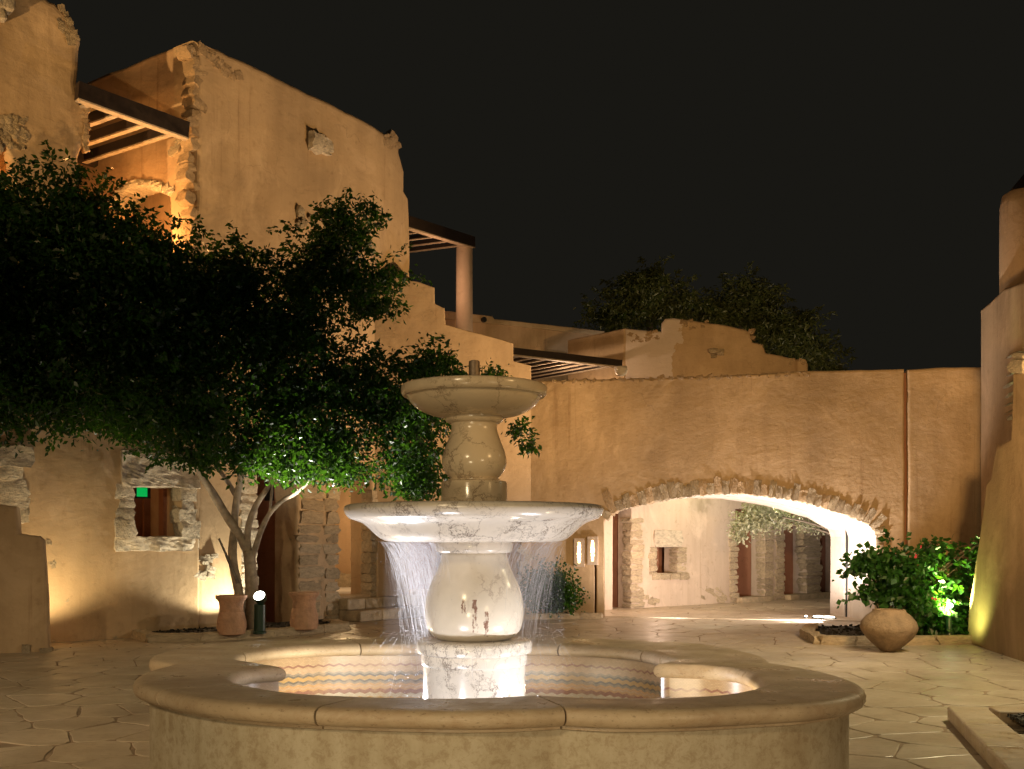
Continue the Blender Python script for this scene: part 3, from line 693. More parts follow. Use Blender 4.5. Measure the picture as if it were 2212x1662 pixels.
# terrace pergola between tower and corner
def pergola(name, label, a, b, back, nr, beam=(.16, .26), raft=(.09, .12), batten='wood_pale', reed=True, back_beam=True, skip=0):
    t = thing(name, (Vector(a)+Vector(b))/2, label, 'pergola'); a, b, back = Vector(a), Vector(b), Vector(back)
    g = Geo(); g.bar(a, b, *beam); g.mk('beam', 'wood', t)
    if back_beam: g = Geo(); g.bar(a+back, b+back, *beam); g.mk('beam', 'wood', t)
    for k in range(nr):
        f = (k+.5)/nr; p = a.lerp(b, f)+Vector((0, 0, -beam[1]/2+raft[1]/2+.02)); g = Geo(); g.bar(p, p+back, raft[0], raft[1]); ra = g.mk('rafter', 'wood', t)
        g = Geo(); g.bar(p+Vector((0, 0, -raft[1]/2-.014)), p+back+Vector((0, 0, -raft[1]/2-.014)), raft[0]*.8, .024); g.mk('batten', batten, ra)
    g = Geo(); g.bar(a+Vector((0, 0, -beam[1]/2-.013)), b+Vector((0, 0, -beam[1]/2-.013)), beam[0]*.9, .024); g.mk('batten', batten, t)
    if reed:
        g = Geo(); m = 40
        for k in range(m):
            p = a.lerp(b, (k+.5)/m)+Vector((0, 0, beam[1]/2+.02)); L = (b-a).length/m*.4; g.bar(p, p+back, L*2, .02)
        tagp(g.mk('reed_mat', 'reed', t), kind='stuff')
    return t
pa, pb = P(166, 196, 17.05), P(404, 283, 18.35)
pergola('pergola', 'dark timber pergola beam with pale battens spanning from the tower to the corner building', pa, pb, Vector((-2.1, 1.4, 0)), 4, (.16, .27), (.12, .16), reed=False)
g = Geo(); m = 26
rt = thing('reed_roof', pa+Vector((0, .8, .2)), 'reed matting laid over the tower pergola rafters', 'roof')
for k in range(m):
    p = pa.lerp(pb, .02+.5*(k+.5)/m)+Vector((-.2, .15, .17)); g.bar(p, p+Vector((-1.4, .95, 0)), .035, .02)
tagp(g.mk('reed', 'reed', rt), kind='stuff')

# ------------------------------------------------------------------ stepped wall and arch wall
pj = P(1147, 1300, 22.8); ps = P(800, 1300, 22.4); pe = P(2118, 1300, 20.7)
SW = Wall(ps[:2], pj[:2]); AW = Wall(pj[:2], pe[:2])
sw = thing('stepped_wall', (-1, 22.2, 0), 'pinkish wall stepping down to the right between the tree and the upper fountain bowl', 'wall')
slab('wall', SW, [(804, 1400), (804, 598), (850, 598), (904, 609), (938, 621), (939, 656), (960, 666), (962, 701), (1030, 720), (1075, 731), (1108, 742), (1109, 780), (1147, 790), (1147, 1400)],
     [[(818, 1400), (818, 1110), (1125, 1110), (1125, 1400)]], .6, 'plaster', sw, .02, .012, step=.2, seed=21)  # invented opening; its unlit depth stands in for shade on the wall
g = Geo(); g.box((-.6, 25.6, 1.6), (2.4, 0, 0), (0, .05, 0), (0, 0, 1.7)); g.box((1.3, 24.2, 1.6), (.05, 0, 0), (0, 1.4, 0), (0, 0, 1.7)); g.box((-.9, 24.4, 3.0), (2.6, 0, 0), (0, 1.4, 0), (0, 0, .05)); g.mk('recess_wall', 'plaster_red', sw)  # walls and lid added behind the invented opening so it stays dark
rubble(sw, SW, [(1133+random.uniform(-4, 8), y) for y in range(1190, 1330, 14)], 14, 24, .05, 'stone_grey')
aw = thing('arch_wall', (4.5, 21.8, 0), 'long ochre wall with a wide low arch, its soffit lit brilliant white', 'wall')
arch = [(1307, 1400), (1305, 1128), (1312, 1116), (1322, 1107), (1375, 1089), (1420, 1079), (1463, 1072), (1551, 1063), (1627, 1065), (1731, 1081), (1790, 1096), (1832, 1111), (1870, 1126), (1890, 1142), (1896, 1160), (1893, 1400)]
top = [(1148, 823), (1250, 820), (1350, 818), (1480, 815), (1620, 809), (1760, 801), (1860, 799), (1955, 797)]
DV = Vector((-.09, 1, 0))
slab('wall', AW, [(1090, 1420), (1090, 824)]+top+[(1956, 1420)], [arch, [(1285, 1330), (1285, 1160), (1289, 1160), (1289, 1330)]], 1.42, 'plaster', aw, .05, .012, step=.2, dv=DV, seed=31, rh=.02)
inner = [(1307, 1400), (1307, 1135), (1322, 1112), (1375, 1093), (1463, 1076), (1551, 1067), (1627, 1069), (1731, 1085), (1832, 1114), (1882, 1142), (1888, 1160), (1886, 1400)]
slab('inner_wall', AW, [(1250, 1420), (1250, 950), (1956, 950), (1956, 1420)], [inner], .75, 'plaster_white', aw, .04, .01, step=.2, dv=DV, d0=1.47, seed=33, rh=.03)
slab('wall', AW, [(1960, 1420), (1960, 797), (2050, 794), (2135, 792), (2135, 1420)], [], 1.2, 'plaster', aw, .06, .016, step=.12, seed=36)
g = Geo(); a = AW.px(1958, 1100); g.box(AW.w((a[0], 2.5), .16), AW.d*.12, AW.n*.03, (0, 0, 2.45)); g.mk('joint_filler', 'plaster_red', aw)
jx = AW.px(1893, 1300)[0]; g = Geo(); g.box(AW.w((jx-.005, 1.0), 1.445, DV.normalized()), AW.d*.02, DV.normalized()*.02, (0, 0, 1.0)); g.mk('gap_shade_strip', 'black', aw)  # black strip set in the lit gap to stand in for its shade
# whitewashed lining of the soffit and jamb
ap = [AW.px(*p) for p in arch[1:-1]]; ap = [Vector((AW.px(1307, 1400)[0], -.05))]+[Vector(p) for p in ap]+[Vector((AW.px(1893, 1400)[0], -.05))]
ap = densify(ap, .2, 0, 0)[:-1]; ap = [p for p in ap if True]
g = Geo(); cen = Vector((sum(p.x for p in ap)/len(ap), 1.0)); m = 0
strip = []
for p in ap:
    if p.y <= -.04 and strip and len(strip) > 5 and strip[-1].y <= -.04: continue
    strip.append(p+(cen-p).normalized()*.012)
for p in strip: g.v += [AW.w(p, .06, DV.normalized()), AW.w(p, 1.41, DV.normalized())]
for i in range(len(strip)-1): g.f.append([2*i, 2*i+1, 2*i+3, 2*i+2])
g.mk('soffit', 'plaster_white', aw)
# voussoirs
vp = cat_rom([(1309, 1122), (1322, 1107), (1375, 1089), (1463, 1072), (1551, 1063), (1627, 1065), (1731, 1081), (1832, 1111), (1884, 1134), (1898, 1158)], 38)
vsz = [Vector(AW.px(p.x, p.y)) for p in vp]
for i in range(len(vsz)-1):
    a, b = vsz[i], vsz[i+1]; mid = (a+b)/2; t = (b-a); ang = math.atan2(t.y, t.x); nn = Vector((-t.y, t.x)).normalized()
    h = random.uniform(.20, .33)*(1.5 if i == 1 else 1)
    add_stone(aw, AW.w(mid+nn*(h/2-.025+random.uniform(-.01, .01)), .105), (t.length*random.uniform(.95, 1.12), .26, h*1.1), wrot(AW, -ang), random.choice(('stone_plaster', 'stone_grey')))
quoin(aw, AW, 1893, 1906, 1150, 1330, 15, .05, 'stone', .4, 1, .25)
rubble(aw, AW, [(x, 826-(x-1150)*.03+random.uniform(-1, 2)) for x in range(1155, 1760, 21)], 8, 16, .008, 'stone_plaster')
# threshold strip inside the arch, ground lamps
tg = Geo(); a, b = AW.w(AW.px(1307, 1300), .1, DV), AW.w(AW.px(1893, 1300), .1, DV); a.z = b.z = 0
tg.box((a+b)/2+Vector((0, .2, .004)), (b-a)/2, (0, .22, 0), (0, 0, .012)); tg.mk('threshold', 'flag', aw)
for (x, y, r_, lab) in ((1767, 1336, .10, 'larger round lamp set flush in the arch threshold, left one of the bright pair'), (1789, 1337.5, .13, 'brightest round lamp set flush in the paving at the right arch jamb'), (1741, 1335.5, .03, 'tiny round lamp point left of the bright pair in the arch threshold')):
    L = thing('ground_lamp', G(x, y, .0), lab, 'lamp', 'round lamps set in the ground under the arch')
    lathe([(r_*1.25, 0), (r_*1.25, .03), (r_, .034)], G(x, y, .0), 20).mk('rim', 'black', L)
    lathe([(r_, .034), (r_*.9, .05), (r_*.4, .056)], G(x, y, .0), 20).mk('lens', 'lamp_white', L, True)
# wall sconces left of the arch: broken-slot ceramic covers with the light showing
for (x, y, lab) in ((1252, 1194, 'left of two glowing slot sconces on the pier beside the arch'), (1281, 1190, 'right of two glowing slot sconces on the pier beside the arch')):
    c = AW.w(AW.px(x, y), -.03); s_ = thing('wall_sconce', c, lab, 'sconce', 'glowing slot sconces beside the arch')
    g = Geo(); g.box(c+AW.n*.0, AW.d*.11, AW.n*.03, (0, 0, .30)); bp_ = g.mk('back_plate', 'plaster_pink', s_)
    g = Geo(); n = 14; L_, R_ = [], []
    for k in range(n+1):
        z = -.22+.44*k/n; wv = .05*(.75+.5*noise.noise(Vector((k*.9, x*.1, 0))))*(.55+.45*math.sin(math.pi*k/n)); wob_ = .014*noise.noise(Vector((k*.7, 3, x)))
        L_.append(len(g.v)); g.v.append(c+AW.n*.036+AW.d*(-wv+wob_)+Vector((0, 0, z))); g.v.append(c+AW.n*.036+AW.d*(wv+wob_)+Vector((0, 0, z)))
    for k in range(n): g.f.append([2*k, 2*k+1, 2*k+3, 2*k+2])
    g.mk('glass', 'lamp_warm', bp_)

# ------------------------------------------------------------------ court beyond the arch
f0, f1 = P(1370, 1300, 25.4), P(1600, 1300, 27.9)
FB = Wall(f0[:2], f1[:2])
fb = thing('far_house', (4.6, 26.8, 0), 'pink plastered house seen through the arch, with stone-edged doorways and one small window', 'house')
slab('wall', FB, [(1255, 1420), (1255, 960), (1900, 960), (1900, 1420)], [[(1324, 1420), (1324, 1080), (1364, 1080), (1364, 1420)], [(1417, 1239), (1417, 1182), (1464, 1182), (1464, 1239)], [(1589, 1420), (1589, 1100), (1652, 1100), (1652, 1420)], [(1694, 1420), (1694, 1100), (1742, 1100), (1742, 1420)], [(1772, 1420), (1772, 1100), (1812, 1100), (1812, 1420)]],
     .45, 'plaster_pink', fb, .03, .012, step=.2, seed=41, rh=.02)
g = Geo()
for x0, x1 in ((1324, 1364), (1589, 1652), (1694, 1742), (1772, 1812)):
    a, b = FB.px(x0, 1300)[0], FB.px(x1, 1300)[0]; g.box(FB.w((a+(b-a)*.72, 1.3), 1.1), FB.d*((b-a)*.34), FB.n*.04, (0, 0, 1.5)); g.box(FB.w((b+.1, 1.3), .8), FB.d*.05, FB.n*.35, (0, 0, 1.5)); g.box(FB.w((b-.2, 1.3), 2.6), FB.d*(b-a)*2.0, FB.n*.04, (0, 0, 1.5))
a, b = FB.px(1417, 1210), FB.px(1464, 1210); g.box(FB.w((b[0]-.12, a[1]), .75), FB.d*.32, FB.n*.04, (0, 0, .7))
g.mk('doorway_wall', 'plaster_red', fb)
for b in ((1413, 1146, 1470, 1182),): wstone(fb, FB, *b, .07, .3, 'stone_pale')
quoin(fb, FB, 1405, 1418, 1182, 1242, 15, .03, 'stone', .3, -1); quoin(fb, FB, 1463, 1480, 1182, 1240, 14, .03, 'stone', .3, 1)
for k in range(4): wstone(fb, FB, 1408+k*20, 1239, 1427+k*20, 1252, .04, .25, 'stone')
quoin(fb, FB, 1362, 1384, 1120, 1314, 13, .04, 'stone', .3, 1); quoin(fb, FB, 1578, 1590, 1150, 1302, 13, .05, 'stone', .35, 0)
quoin(fb, FB, 1651, 1667, 1150, 1302, 13, .04, 'stone', .3, 1); quoin(fb, FB, 1678, 1694, 1150, 1302, 12, .04, 'stone', .35, -1)
quoin(fb, FB, 1742, 1768, 1150, 1300, 14, .04, 'stone', .3, 0)
rubble(fb, FB, scatter(1395, 1290, 22, 14, 8)+scatter(1540, 1285, 26, 14, 8), 9, 18, .02, 'stone')
for x0, x1 in ((1589, 1652), (1694, 1812)):
    a, b = FB.px(x0, 1300)[0], FB.px(x1, 1300)[0]; g = Geo(); g.box(FB.w(((a+b)/2, .06), -.02), FB.d*(b-a)/2, FB.n*.2, (0, 0, .07)); g.mk('doorstep', 'stone', fb)
g = Geo(); a = FB.pd(1702, 1149, .9); g.box(FB.w(a, .9), FB.d*.09, FB.n*.02, (0, 0, .06)); g.mk('door_light', 'lamp_orange', fb)
# pale tree behind the arch
pt_ = thing('flowering_tree', P(1835, 1300, 25.0), 'pale grey-green tree whose lit boughs hang into the right of the arch', 'tree')
g = Geo()
b0 = G(1850, 1322)
g.tube(cat_rom([b0, P(1840, 1200, 25), P(1800, 1150, 24.9), P(1740, 1128, 24.8), P(1690, 1118, 24.8)], 14), [.06-.0032*i for i in range(15)], 8)
g.tube(cat_rom([P(1815, 1165, 24.9), P(1770, 1145, 25), P(1700, 1132, 25), P(1650, 1120, 25)], 10), [.03-.002*i for i in range(11)], 6)
g.mk('branch', 'bark', pt_, True)
v, f = leaves([pblob(1650, 1105, 60, 32, 25.0, .4), pblob(1620, 1130, 48, 26, 24.8, .35), pblob(1600, 1148, 26, 16, 24.8, .2), pblob(1690, 1125, 50, 24, 25.1, .35), pblob(1745, 1130, 40, 14, 25.1, .2, 300), pblob(1760, 1142, 22, 12, 25.1, .2, 150), pblob(1680, 1080, 70, 24, 25.3, .5)], 5200, .085, 5, .1, .6)
mk('crown', v, f, 'leaf_pale', pt_)

# ------------------------------------------------------------------ roofscape behind
c0 = P(1347, 1300, 25.0); c1 = P(1748, 1300, 24.0); cl = P(1225, 1300, 26.6)
BF = Wall(c0[:2], c1[:2]); BS = Wall(cl[:2], c0[:2])
rb = thing('roof_block', (3.4, 24.6, 0), 'stepped parapet wall above the arch wall, its left half coloured paler for whiter light', 'wall')
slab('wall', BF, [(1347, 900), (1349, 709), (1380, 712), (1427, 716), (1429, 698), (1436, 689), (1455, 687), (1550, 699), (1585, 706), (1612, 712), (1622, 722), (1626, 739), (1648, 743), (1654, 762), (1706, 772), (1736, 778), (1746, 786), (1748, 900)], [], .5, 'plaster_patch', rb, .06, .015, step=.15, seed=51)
slab('wall', BS, [(1225, 900), (1225, 735), (1240, 731), (1300, 719), (1349, 709), (1349, 900)], [], .4, 'plaster', rb, .05, .01, seed=53)
for b in ((1533, 754, 1550, 765, .2), (1548, 756, 1564, 768, .16), (1536, 766, 1548, 774, .12)): wstone(rb, BF, *b[:4], b[4], .4, 'stone')
rubble(rb, BF, scatter(1390, 725, 32, 12, 12)+scatter(1500, 700, 28, 9, 10)+scatter(1628, 720, 10, 10, 4)+scatter(1720, 783, 20, 8, 5), 8, 14, .004, 'stone_plaster')
g = lathe([(.09, 0), (.13, .05), (.15, .14), (.14, .2), (.11, .2), (.1, .08)], (0, 0, 0), 24)
cp = P(1341, 812, 23.9); cup = mk('spout_cup', [v+cp for v in g.v], g.f, 'plaster_white', None, True, cp)
tagp(cup, 'small white round cup-shaped spout on the wall top beside the dark pergola beam', 'spout')
TW = Wall(P(950, 1300, 27.5)[:2], P(1300, 1300, 30.2)[:2])
tww = thing('terrace_wall', P(1120, 1300, 29), 'long low terrace wall with a lighter cap running behind the lone column', 'wall')
slab('wall', TW, [(935, 900), (935, 672), (960, 676), (1065, 689), (1180, 703), (1300, 718), (1300, 900)], [], .3, 'plaster_warm', tww, .04, .012, seed=61)
slab('cap', TW, [(935, 687), (935, 669), (1062, 684), (1066, 690), (1180, 702), (1304, 716), (1304, 726), (1180, 713), (1065, 701)], [], .42, 'plaster', tww, .03, .01, d0=-.06, seed=63)
g = lathe([(.07, 0), (.07, .08)], (0, 0, 0), 16); hp = TW.w(TW.px(1040, 693), -.09); rot = Vector((0, 0, 1)).rotation_difference(TW.n).to_matrix()
mk('drain_hole', [rot @ v+hp for v in g.v], g.f, 'black', tww)
# lone column with its pergola
col = thing('column', P(1003, 1300, 26.2), 'round plastered column standing alone on the terrace against the black sky', 'column')
cb_ = P(1003, 716, 26.2); ct = P(1003, 533, 26.2); lathe([(.205, cb_.z-.4), (.205, cb_.z+.6), (.20, ct.z-.06), (.185, ct.z-.015), (.15, ct.z)], (cb_.x, cb_.y, 0), 32, .02).mk('shaft', 'plaster_pink', col, True)
pergola('pergola', 'dark pergola beam with thin battens resting on the lone round column', P(860, 474, 23.6), P(1020, 524, 26.2), Vector((-3.4, 1.5, 0)), 5, (.18, .25), (.07, .08), reed=False, back_beam=False)
pergola('pergola', 'low slatted pergola with lit pale battens above the left end of the arch wall', P(1085, 757, 23.2), P(1340, 786, 24.7), Vector((-1.9, 2.3, 0)), 9, (.16, .15), (.06, .07), reed=False)
g = Geo(); a = P(1085, 742, 24.0)
# dim trees beyond the roofs
def far_tree(label, base, blobs, n, seed):
    t = thing('background_tree', base, label, 'tree', 'trees beyond the roofs')
    g = Geo(); tp = blobs[0][0]; g.tube(cat_rom([base, base.lerp(tp, .5)+Vector((.3, 0, 0)), tp], 8), [.25-.02*i for i in range(9)], 8); g.mk('trunk', 'bark_dark', t, True)
    v, f = join(leaves(blobs, n, .2, seed, .1, .34, .1), sprays(blobs, 90, seed+1, .75, 26, .18, .34)); mk('crown', v, f, 'leaf_far', t)
far_tree('taller left tree beyond the roofs, peaking above the pale parapet', P(1400, 1240, 36), [pblob(1400, 655, 80, 62, 36, 2), pblob(1330, 685, 75, 36, 36, 2), pblob(1402, 600, 34, 30, 36, 1), pblob(1360, 620, 40, 30, 36, 1), pblob(1460, 670, 50, 40, 36, 1.5)], 8000, 11)
far_tree('wide middle tree beyond the roofs, behind the stepped parapet', P(1600, 1240, 37), [pblob(1600, 670, 80, 58, 37, 2), pblob(1540, 680, 60, 42, 37, 2), pblob(1615, 625, 30, 26, 37, 1), pblob(1655, 645, 34, 30, 37, 1), pblob(1660, 710, 60, 50, 37, 1.5)], 8000, 12)
far_tree('low right tree beyond the roofs, trailing down to the arch wall top', P(1740, 1240, 36), [pblob(1710, 745, 55, 50, 36, 2), pblob(1765, 775, 45, 26, 36, 1.5), pblob(1725, 705, 28, 30, 36, 1), pblob(1800, 795, 26, 12, 36, 1)], 4500, 13)

# ------------------------------------------------------------------ right side walls
RS = Wall((9.08, 20.7), (7.95, 15.4)); NR = Wall((7.26, 17.05), (6.55, 12.05))
rs = thing('right_building', (8.6, 18.6, 0), 'ochre building at the right edge with a rounded tower and a line of corner stones', 'building')
slab('wall', RS, [(2118, 1430), (2118, 669), (2136, 654), (2154, 636), (2168, 622), (2240, 600), (2240, 1500)], [], .5, 'plaster', rs, .06, .02, seed=71)
c_ = P(2218, 600, 20.0); lathe([(.47, 1), (.47, 7.5), (.46, 7.9), (.42, 8.12), (.3, 8.2)], (c_.x, c_.y, 0), 32, .03, 4).mk('tower', 'plaster_warm', rs, True)
lathe([(.5, 8.15), (.28, 8.42), (.04, 8.7)], (c_.x+.15, c_.y, 0), 16).mk('roof', 'wood', rs)
quoin(rs, RS, 2180, 2204, 756, 900, 18, .07, 'stone_pale', .25, 0)
nr = thing('buttress_wall', (7, 15, 0), 'near ochre wall at the right edge with a stepped, battered left end glowing yellow at its foot', 'wall')
slab('wall', NR, [(2086, 1392), (2092, 1300), (2103, 1230), (2113, 1170), (2121, 1110), (2129, 1042), (2139, 1028), (2143, 998), (2151, 962), (2182, 946), (2186, 806), (2300, 760), (2300, 1600), (2118, 1400)], [], .7, 'plaster', nr, .08, .02, step=.15, seed=81)
for b in ((2186, 770, 2214, 812), (2196, 756, 2220, 780)): wstone(nr, NR, *b, .08, .4, 'stone_pale', .2)
# low wall at the left edge
LW = Wall(P(-80, 1300, 15.2)[:2], P(106, 1300, 15.6)[:2])
lo = thing('low_wall', P(40, 1410, 15.5)*1, 'unlit brown two-step wall end at the left edge of the court', 'wall')
slab('wall', LW, [(-200, 1440), (-200, 1088), (0, 1090), (37, 1095), (40, 1120), (42, 1152), (60, 1155), (84, 1158), (95, 1167), (99, 1220), (103, 1300), (106, 1440)], [], .45, 'plaster', lo, .06, .015, step=.12, seed=91)
for b in ((48, 1392, 66, 1412), (86, 1400, 112, 1412)): wstone(lo, LW, *b, .08, .3, 'stone')

# ------------------------------------------------------------------ planting beds
def kerb_path(t, pts, h, wd, seg, mat='stone'):
    for a, b in zip(pts[:-1], pts[1:]):
        a, b = Vector(a), Vector(b); L = (b-a).length; n = max(1, round(L/seg)); u = (b-a).normalized(); rot = Matrix((u, Vector((-u.y, u.x, 0)), Vector((0, 0, 1)))).transposed()
        for k in range(n):
            m_ = a.lerp(b, (k+.5)/n); add_stone(t, m_+Vector((0, 0, h/2-.02)), (L/n*1.03, wd, h+.05), rot, mat, 'kerb_stone')
def soil_sheet(name, pts, z, mat, parent=None, bits=0, size=.03, label=None, cat='soil'):
    g = Geo(); g.v = [Vector((p[0], p[1], z)) for p in pts]; g.f = [list(range(len(pts)))]; 
    xs = [p[0] for p in pts]; ys = [p[1] for p in pts]; rnd = random.Random(4)
    for _ in range(bits):
        c = Vector((rnd.uniform(min(xs), max(xs)), rnd.uniform(min(ys), max(ys)), z+size*.2)); ok = True
        for i in range(len(pts)):
            a, b = Vector(pts[i]), Vector(pts[(i+1) % len(pts)]); 
            if (b.x-a.x)*(c.y-a.y)-(b.y-a.y)*(c.x-a.x) < 0: ok = False
        if not ok: continue
        s_ = size*rnd.uniform(.5, 1.3); g.box(c, Vector((rnd.uniform(.5, 1), rnd.uniform(-.5, .5), rnd.uniform(-.3, .3)))*s_*.6, Vector((rnd.uniform(-.4, .4), rnd.uniform(.5, 1), 0))*s_*.5, Vector((0, rnd.uniform(-.3, .3), .5))*s_)
    o = g.mk(name, mat, parent); return tagp(o, label, cat if label else None, kind='stuff')
k1 = [(-6.35, 18.0, 0), (-5.78, 17.1, 0), (-5.04, 17.25, 0), (-4.08, 18.0, 0), (-3.05, 19.3, 0), (-3.5, 20.3, 0)]
kb = thing('planting_bed_kerb', (-4.8, 17.4, 0), 'low rough stone kerb round the planting bed under the big tree', 'kerb')
kerb_path(kb, k1, .13, .24, .6)
soil_sheet('soil', [(-5.75, 17.15), (-5.04, 17.3), (-4.08, 18.05), (-3.1, 19.35), (-3.6, 20.9), (-5.6, 18.6), (-6.3, 18.0)], .09, 'soil', None, 500, .04, 'dark soil in the bed under the big tree')
k2 = [(5.45, 19.3, 0), (4.95, 17.9, 0), (4.85, 16.75, 0), (5.9, 16.6, 0), (7.35, 16.85, 0)]
kb2 = thing('planting_bed_kerb', (5.5, 17, 0), 'low stone kerb round the dark bed behind the big clay pot', 'kerb')
kerb_path(kb2, k2, .13, .22, .7)
soil_sheet('soil', [(4.9, 16.8), (7.4, 16.9), (8.3, 19.4), (5.45, 19.4)], .07, 'soil', None, 500, .04, 'dark soil in the bed behind the big clay pot')
# bottom right bed
ka, kb3, kc = G(2046, 1552, .0), G(2160, 1680, .0), G(2330, 1556, 0)
kb3_ = thing('planting_bed_kerb', ka, 'wide pale kerb corner round the gravel at the bottom right', 'kerb')
a = G(2046, 1556); b = G(2188, 1715); c = G(2400, 1562)
def kerb_block(t, a, b, wd, h, side):
    u = (b-a).normalized(); n_ = Vector((-u.y, u.x, 0))*side; g = Geo()
    g.box((a+b)/2+n_*wd/2+Vector((0, 0, h/2)), (b-a)/2*.992, n_*wd/2, (0, 0, h/2)); o = g.mk('kerb_stone', 'coping', t)
    m_ = o.modifiers.new('b', 'BEVEL'); m_.width = .018; m_.segments = 3; return o
n = 3
for k in range(n): kerb_block(kb3_, a.lerp(b, k/n), a.lerp(b, (k+1)/n), .34, .13, 1)
for k in range(3): s0 = a+(b-a).normalized()*0; kerb_block(kb3_, Vector((a.x+.37, a.y+.0, 0)).lerp(c, k/3), Vector((a.x+.37, a.y, 0)).lerp(c, (k+1)/3), .30, .13, -1)
soil_sheet('gravel', [(a.x+.35, a.y-3.2), (c.x, a.y-3.2), (c.x, c.y-.1), (a.x+.4, a.y-.1)], .085, 'gravel', None, 2600, .035, 'dark gravel filling the bed at the bottom right', 'gravel')

# pots
def pot(label, base, prof, mat, wob=.03, seed=0, group=None, n=40):
    t = thing('clay_pot', base, label, 'pot', group)
    o = lathe(prof, base, n, wob, seed).mk('body', mat, t, True); smooth_angle(o, 50); return t
b1 = Vector((P(500, 1370, 17.45).x, 17.45, .08)); b2 = Vector((P(657, 1355, 18.45).x, 18.45, .08)); b3 = G(1920, 1408)
pr = lambda s_: [(.16*s_, 0), (.215*s_, .02), (.238*s_, .12), (.235*s_, .22), (.205*s_, .36), (.19*s_, .38), (.195*s_, .40), (.19*s_, .46), (.20*s_, .54), (.245*s_, .60), (.255*s_, .625), (.25*s_, .65), (.21*s_, .65), (.19*s_, .60), (.17*s_, .45)]
pot('tall waisted terracotta jar left of the glowing garden spotlight', b1, pr(1), 'terracotta', .03, 1, 'waisted jars by the tree')
pot('tall waisted terracotta jar right of the garden spotlight, by the stone pillar', b2, pr(1.03), 'terracotta', .03, 5, 'waisted jars by the tree')
pot('big round pale clay jar on a narrow foot under the bougainvillea', b3, [(.09, 0), (.12, .015), (.22, .1), (.33, .2), (.40, .31), (.41, .36), (.385, .44), (.31, .53), (.235, .59), (.23, .62), (.2, .62), (.2, .5)], 'terracotta_pale', .09, 9)
# garden spotlights
def garden_spot(label, base, top, r, face, lens='lamp_white'):
    t = thing('garden_spotlight', base, label, 'spotlight', 'garden spotlights')
    h = top.z-base.z
    o = lathe([(r*1.2, 0), (r*1.2, .03), (r, .05), (r, h-.16), (r*.8, h-.14)], base, 24).mk('post', 'green_metal', t, True); smooth_angle(o)
    fd = Vector(face).normalized(); rot = Vector((0, 0, 1)).rotation_difference(fd).to_matrix()
    g = lathe([(r*.5, -.16), (r*.95, -.12), (r*1.1, -.02), (r*1.12, 0), (r*.98, 0), (r*.96, -.015)], (0, 0, 0), 24); o = mk('housing', [rot @ v+top for v in g.v], g.f, 'green_metal', t); smooth_angle(o); hs_ = o
    g = lathe([(r*1.0, -.012), (r*.9, .012), (r*.5, .03), (r*.1, .034)], (0, 0, 0), 24); mk('lens', [rot @ v+top for v in g.v], g.f, lens, hs_, True)
garden_spot('glowing white garden spotlight on a dark green post between the two jars', Vector((P(561, 1368, 17.7).x, 17.7, .08)), P(560, 1287, 17.62), .095, (-.1, -.75, .65))
garden_spot('garden spotlight half hidden in the bougainvillea leaves, throwing yellow-green light', Vector((P(2050, 1380, 16.9).x, 16.9, .06)), P(2052, 1308, 16.85), .05, (.1, -.6, .8))

# ------------------------------------------------------------------ fountain
FZ = .65
FL_o = [(-2.37, .07), (-2.42, -.28), (-2.38, -.69), (-2.25, -1.05), (-1.98, -1.38), (-1.62, -1.72), (-1.26, -1.94), (-.73, -2.10), (-.05, -2.2), (.3, -2.17), (.60, -2.08)]
FR_o = [(.60, -2.08), (.9, -2.17), (1.3, -2.15), (1.68, -2.05), (2.15, -1.88), (2.5, -1.55), (2.655, -1.1), (2.64, -.55), (2.5, -.1), (2.34, .2)]
BR_o = [(2.34, .2), (2.39, .55), (2.34, 1.05), (2.1, 1.7), (1.51, 2.12), (.9, 2.3), (.2, 2.3)]
BL_o = [(.2, 2.3), (-.4, 2.36), (-1.3, 2.33), (-2.1, 2.12), (-2.62, 1.6), (-2.76, .95), (-2.66, .4), (-2.37, .07)]
FL_i = [(-1.55, -.1), (-1.78, -.32), (-1.8, -.75), (-1.6, -1.12), (-1.25, -1.47), (-.87, -1.66), (-.26, -1.78), (.15, -1.75), (.46, -1.64)]
FR_i = [(.46, -1.64), (.75, -1.76), (1.06, -1.78), (1.5, -1.7), (1.8, -1.52), (2.05, -1.2), (2.13, -.8), (2.1, -.3), (1.9, -.02), (1.52, .12)]
BR_i = [(1.52, .12), (1.68, .35), (1.70, .6), (1.51, 1.2), (1.12, 1.60), (.6, 1.75), (.15, 1.70)]
BL_i = [(.15, 1.70), (-.6, 1.76), (-1.5, 1.70), (-2.0, 1.35), (-2.13, .85), (-2.03, .42), (-1.85, .22), (-1.55, -.1)]
fo = thing('fountain', (AX, AY, 0), 'tiered marble fountain with two bowls standing in a lobed stone basin', 'fountain')
FA = Vector((AX, AY, 0)); NS = 48
oprof = [(-.03, -.145), (-.012, -.14), (-.012, -.122), (.03, -.116), (.055, -.10), (.068, -.075), (.07, -.05), (.06, -.025), (.04, -.009), (.0, 0)]
iprof = [(0, 0), (.04, -.008), (.075, -.03), (.088, -.06), (.08, -.09), (.055, -.11), (.02, -.116), (.01, -.135)]
outer_all, inner_all = [], []
cuts = {'FL': [0, .36, .66, 1], 'FR': [0, .55, 1], 'BR': [0, .42, .78, 1], 'BL': [0, .33, .66, 1]}
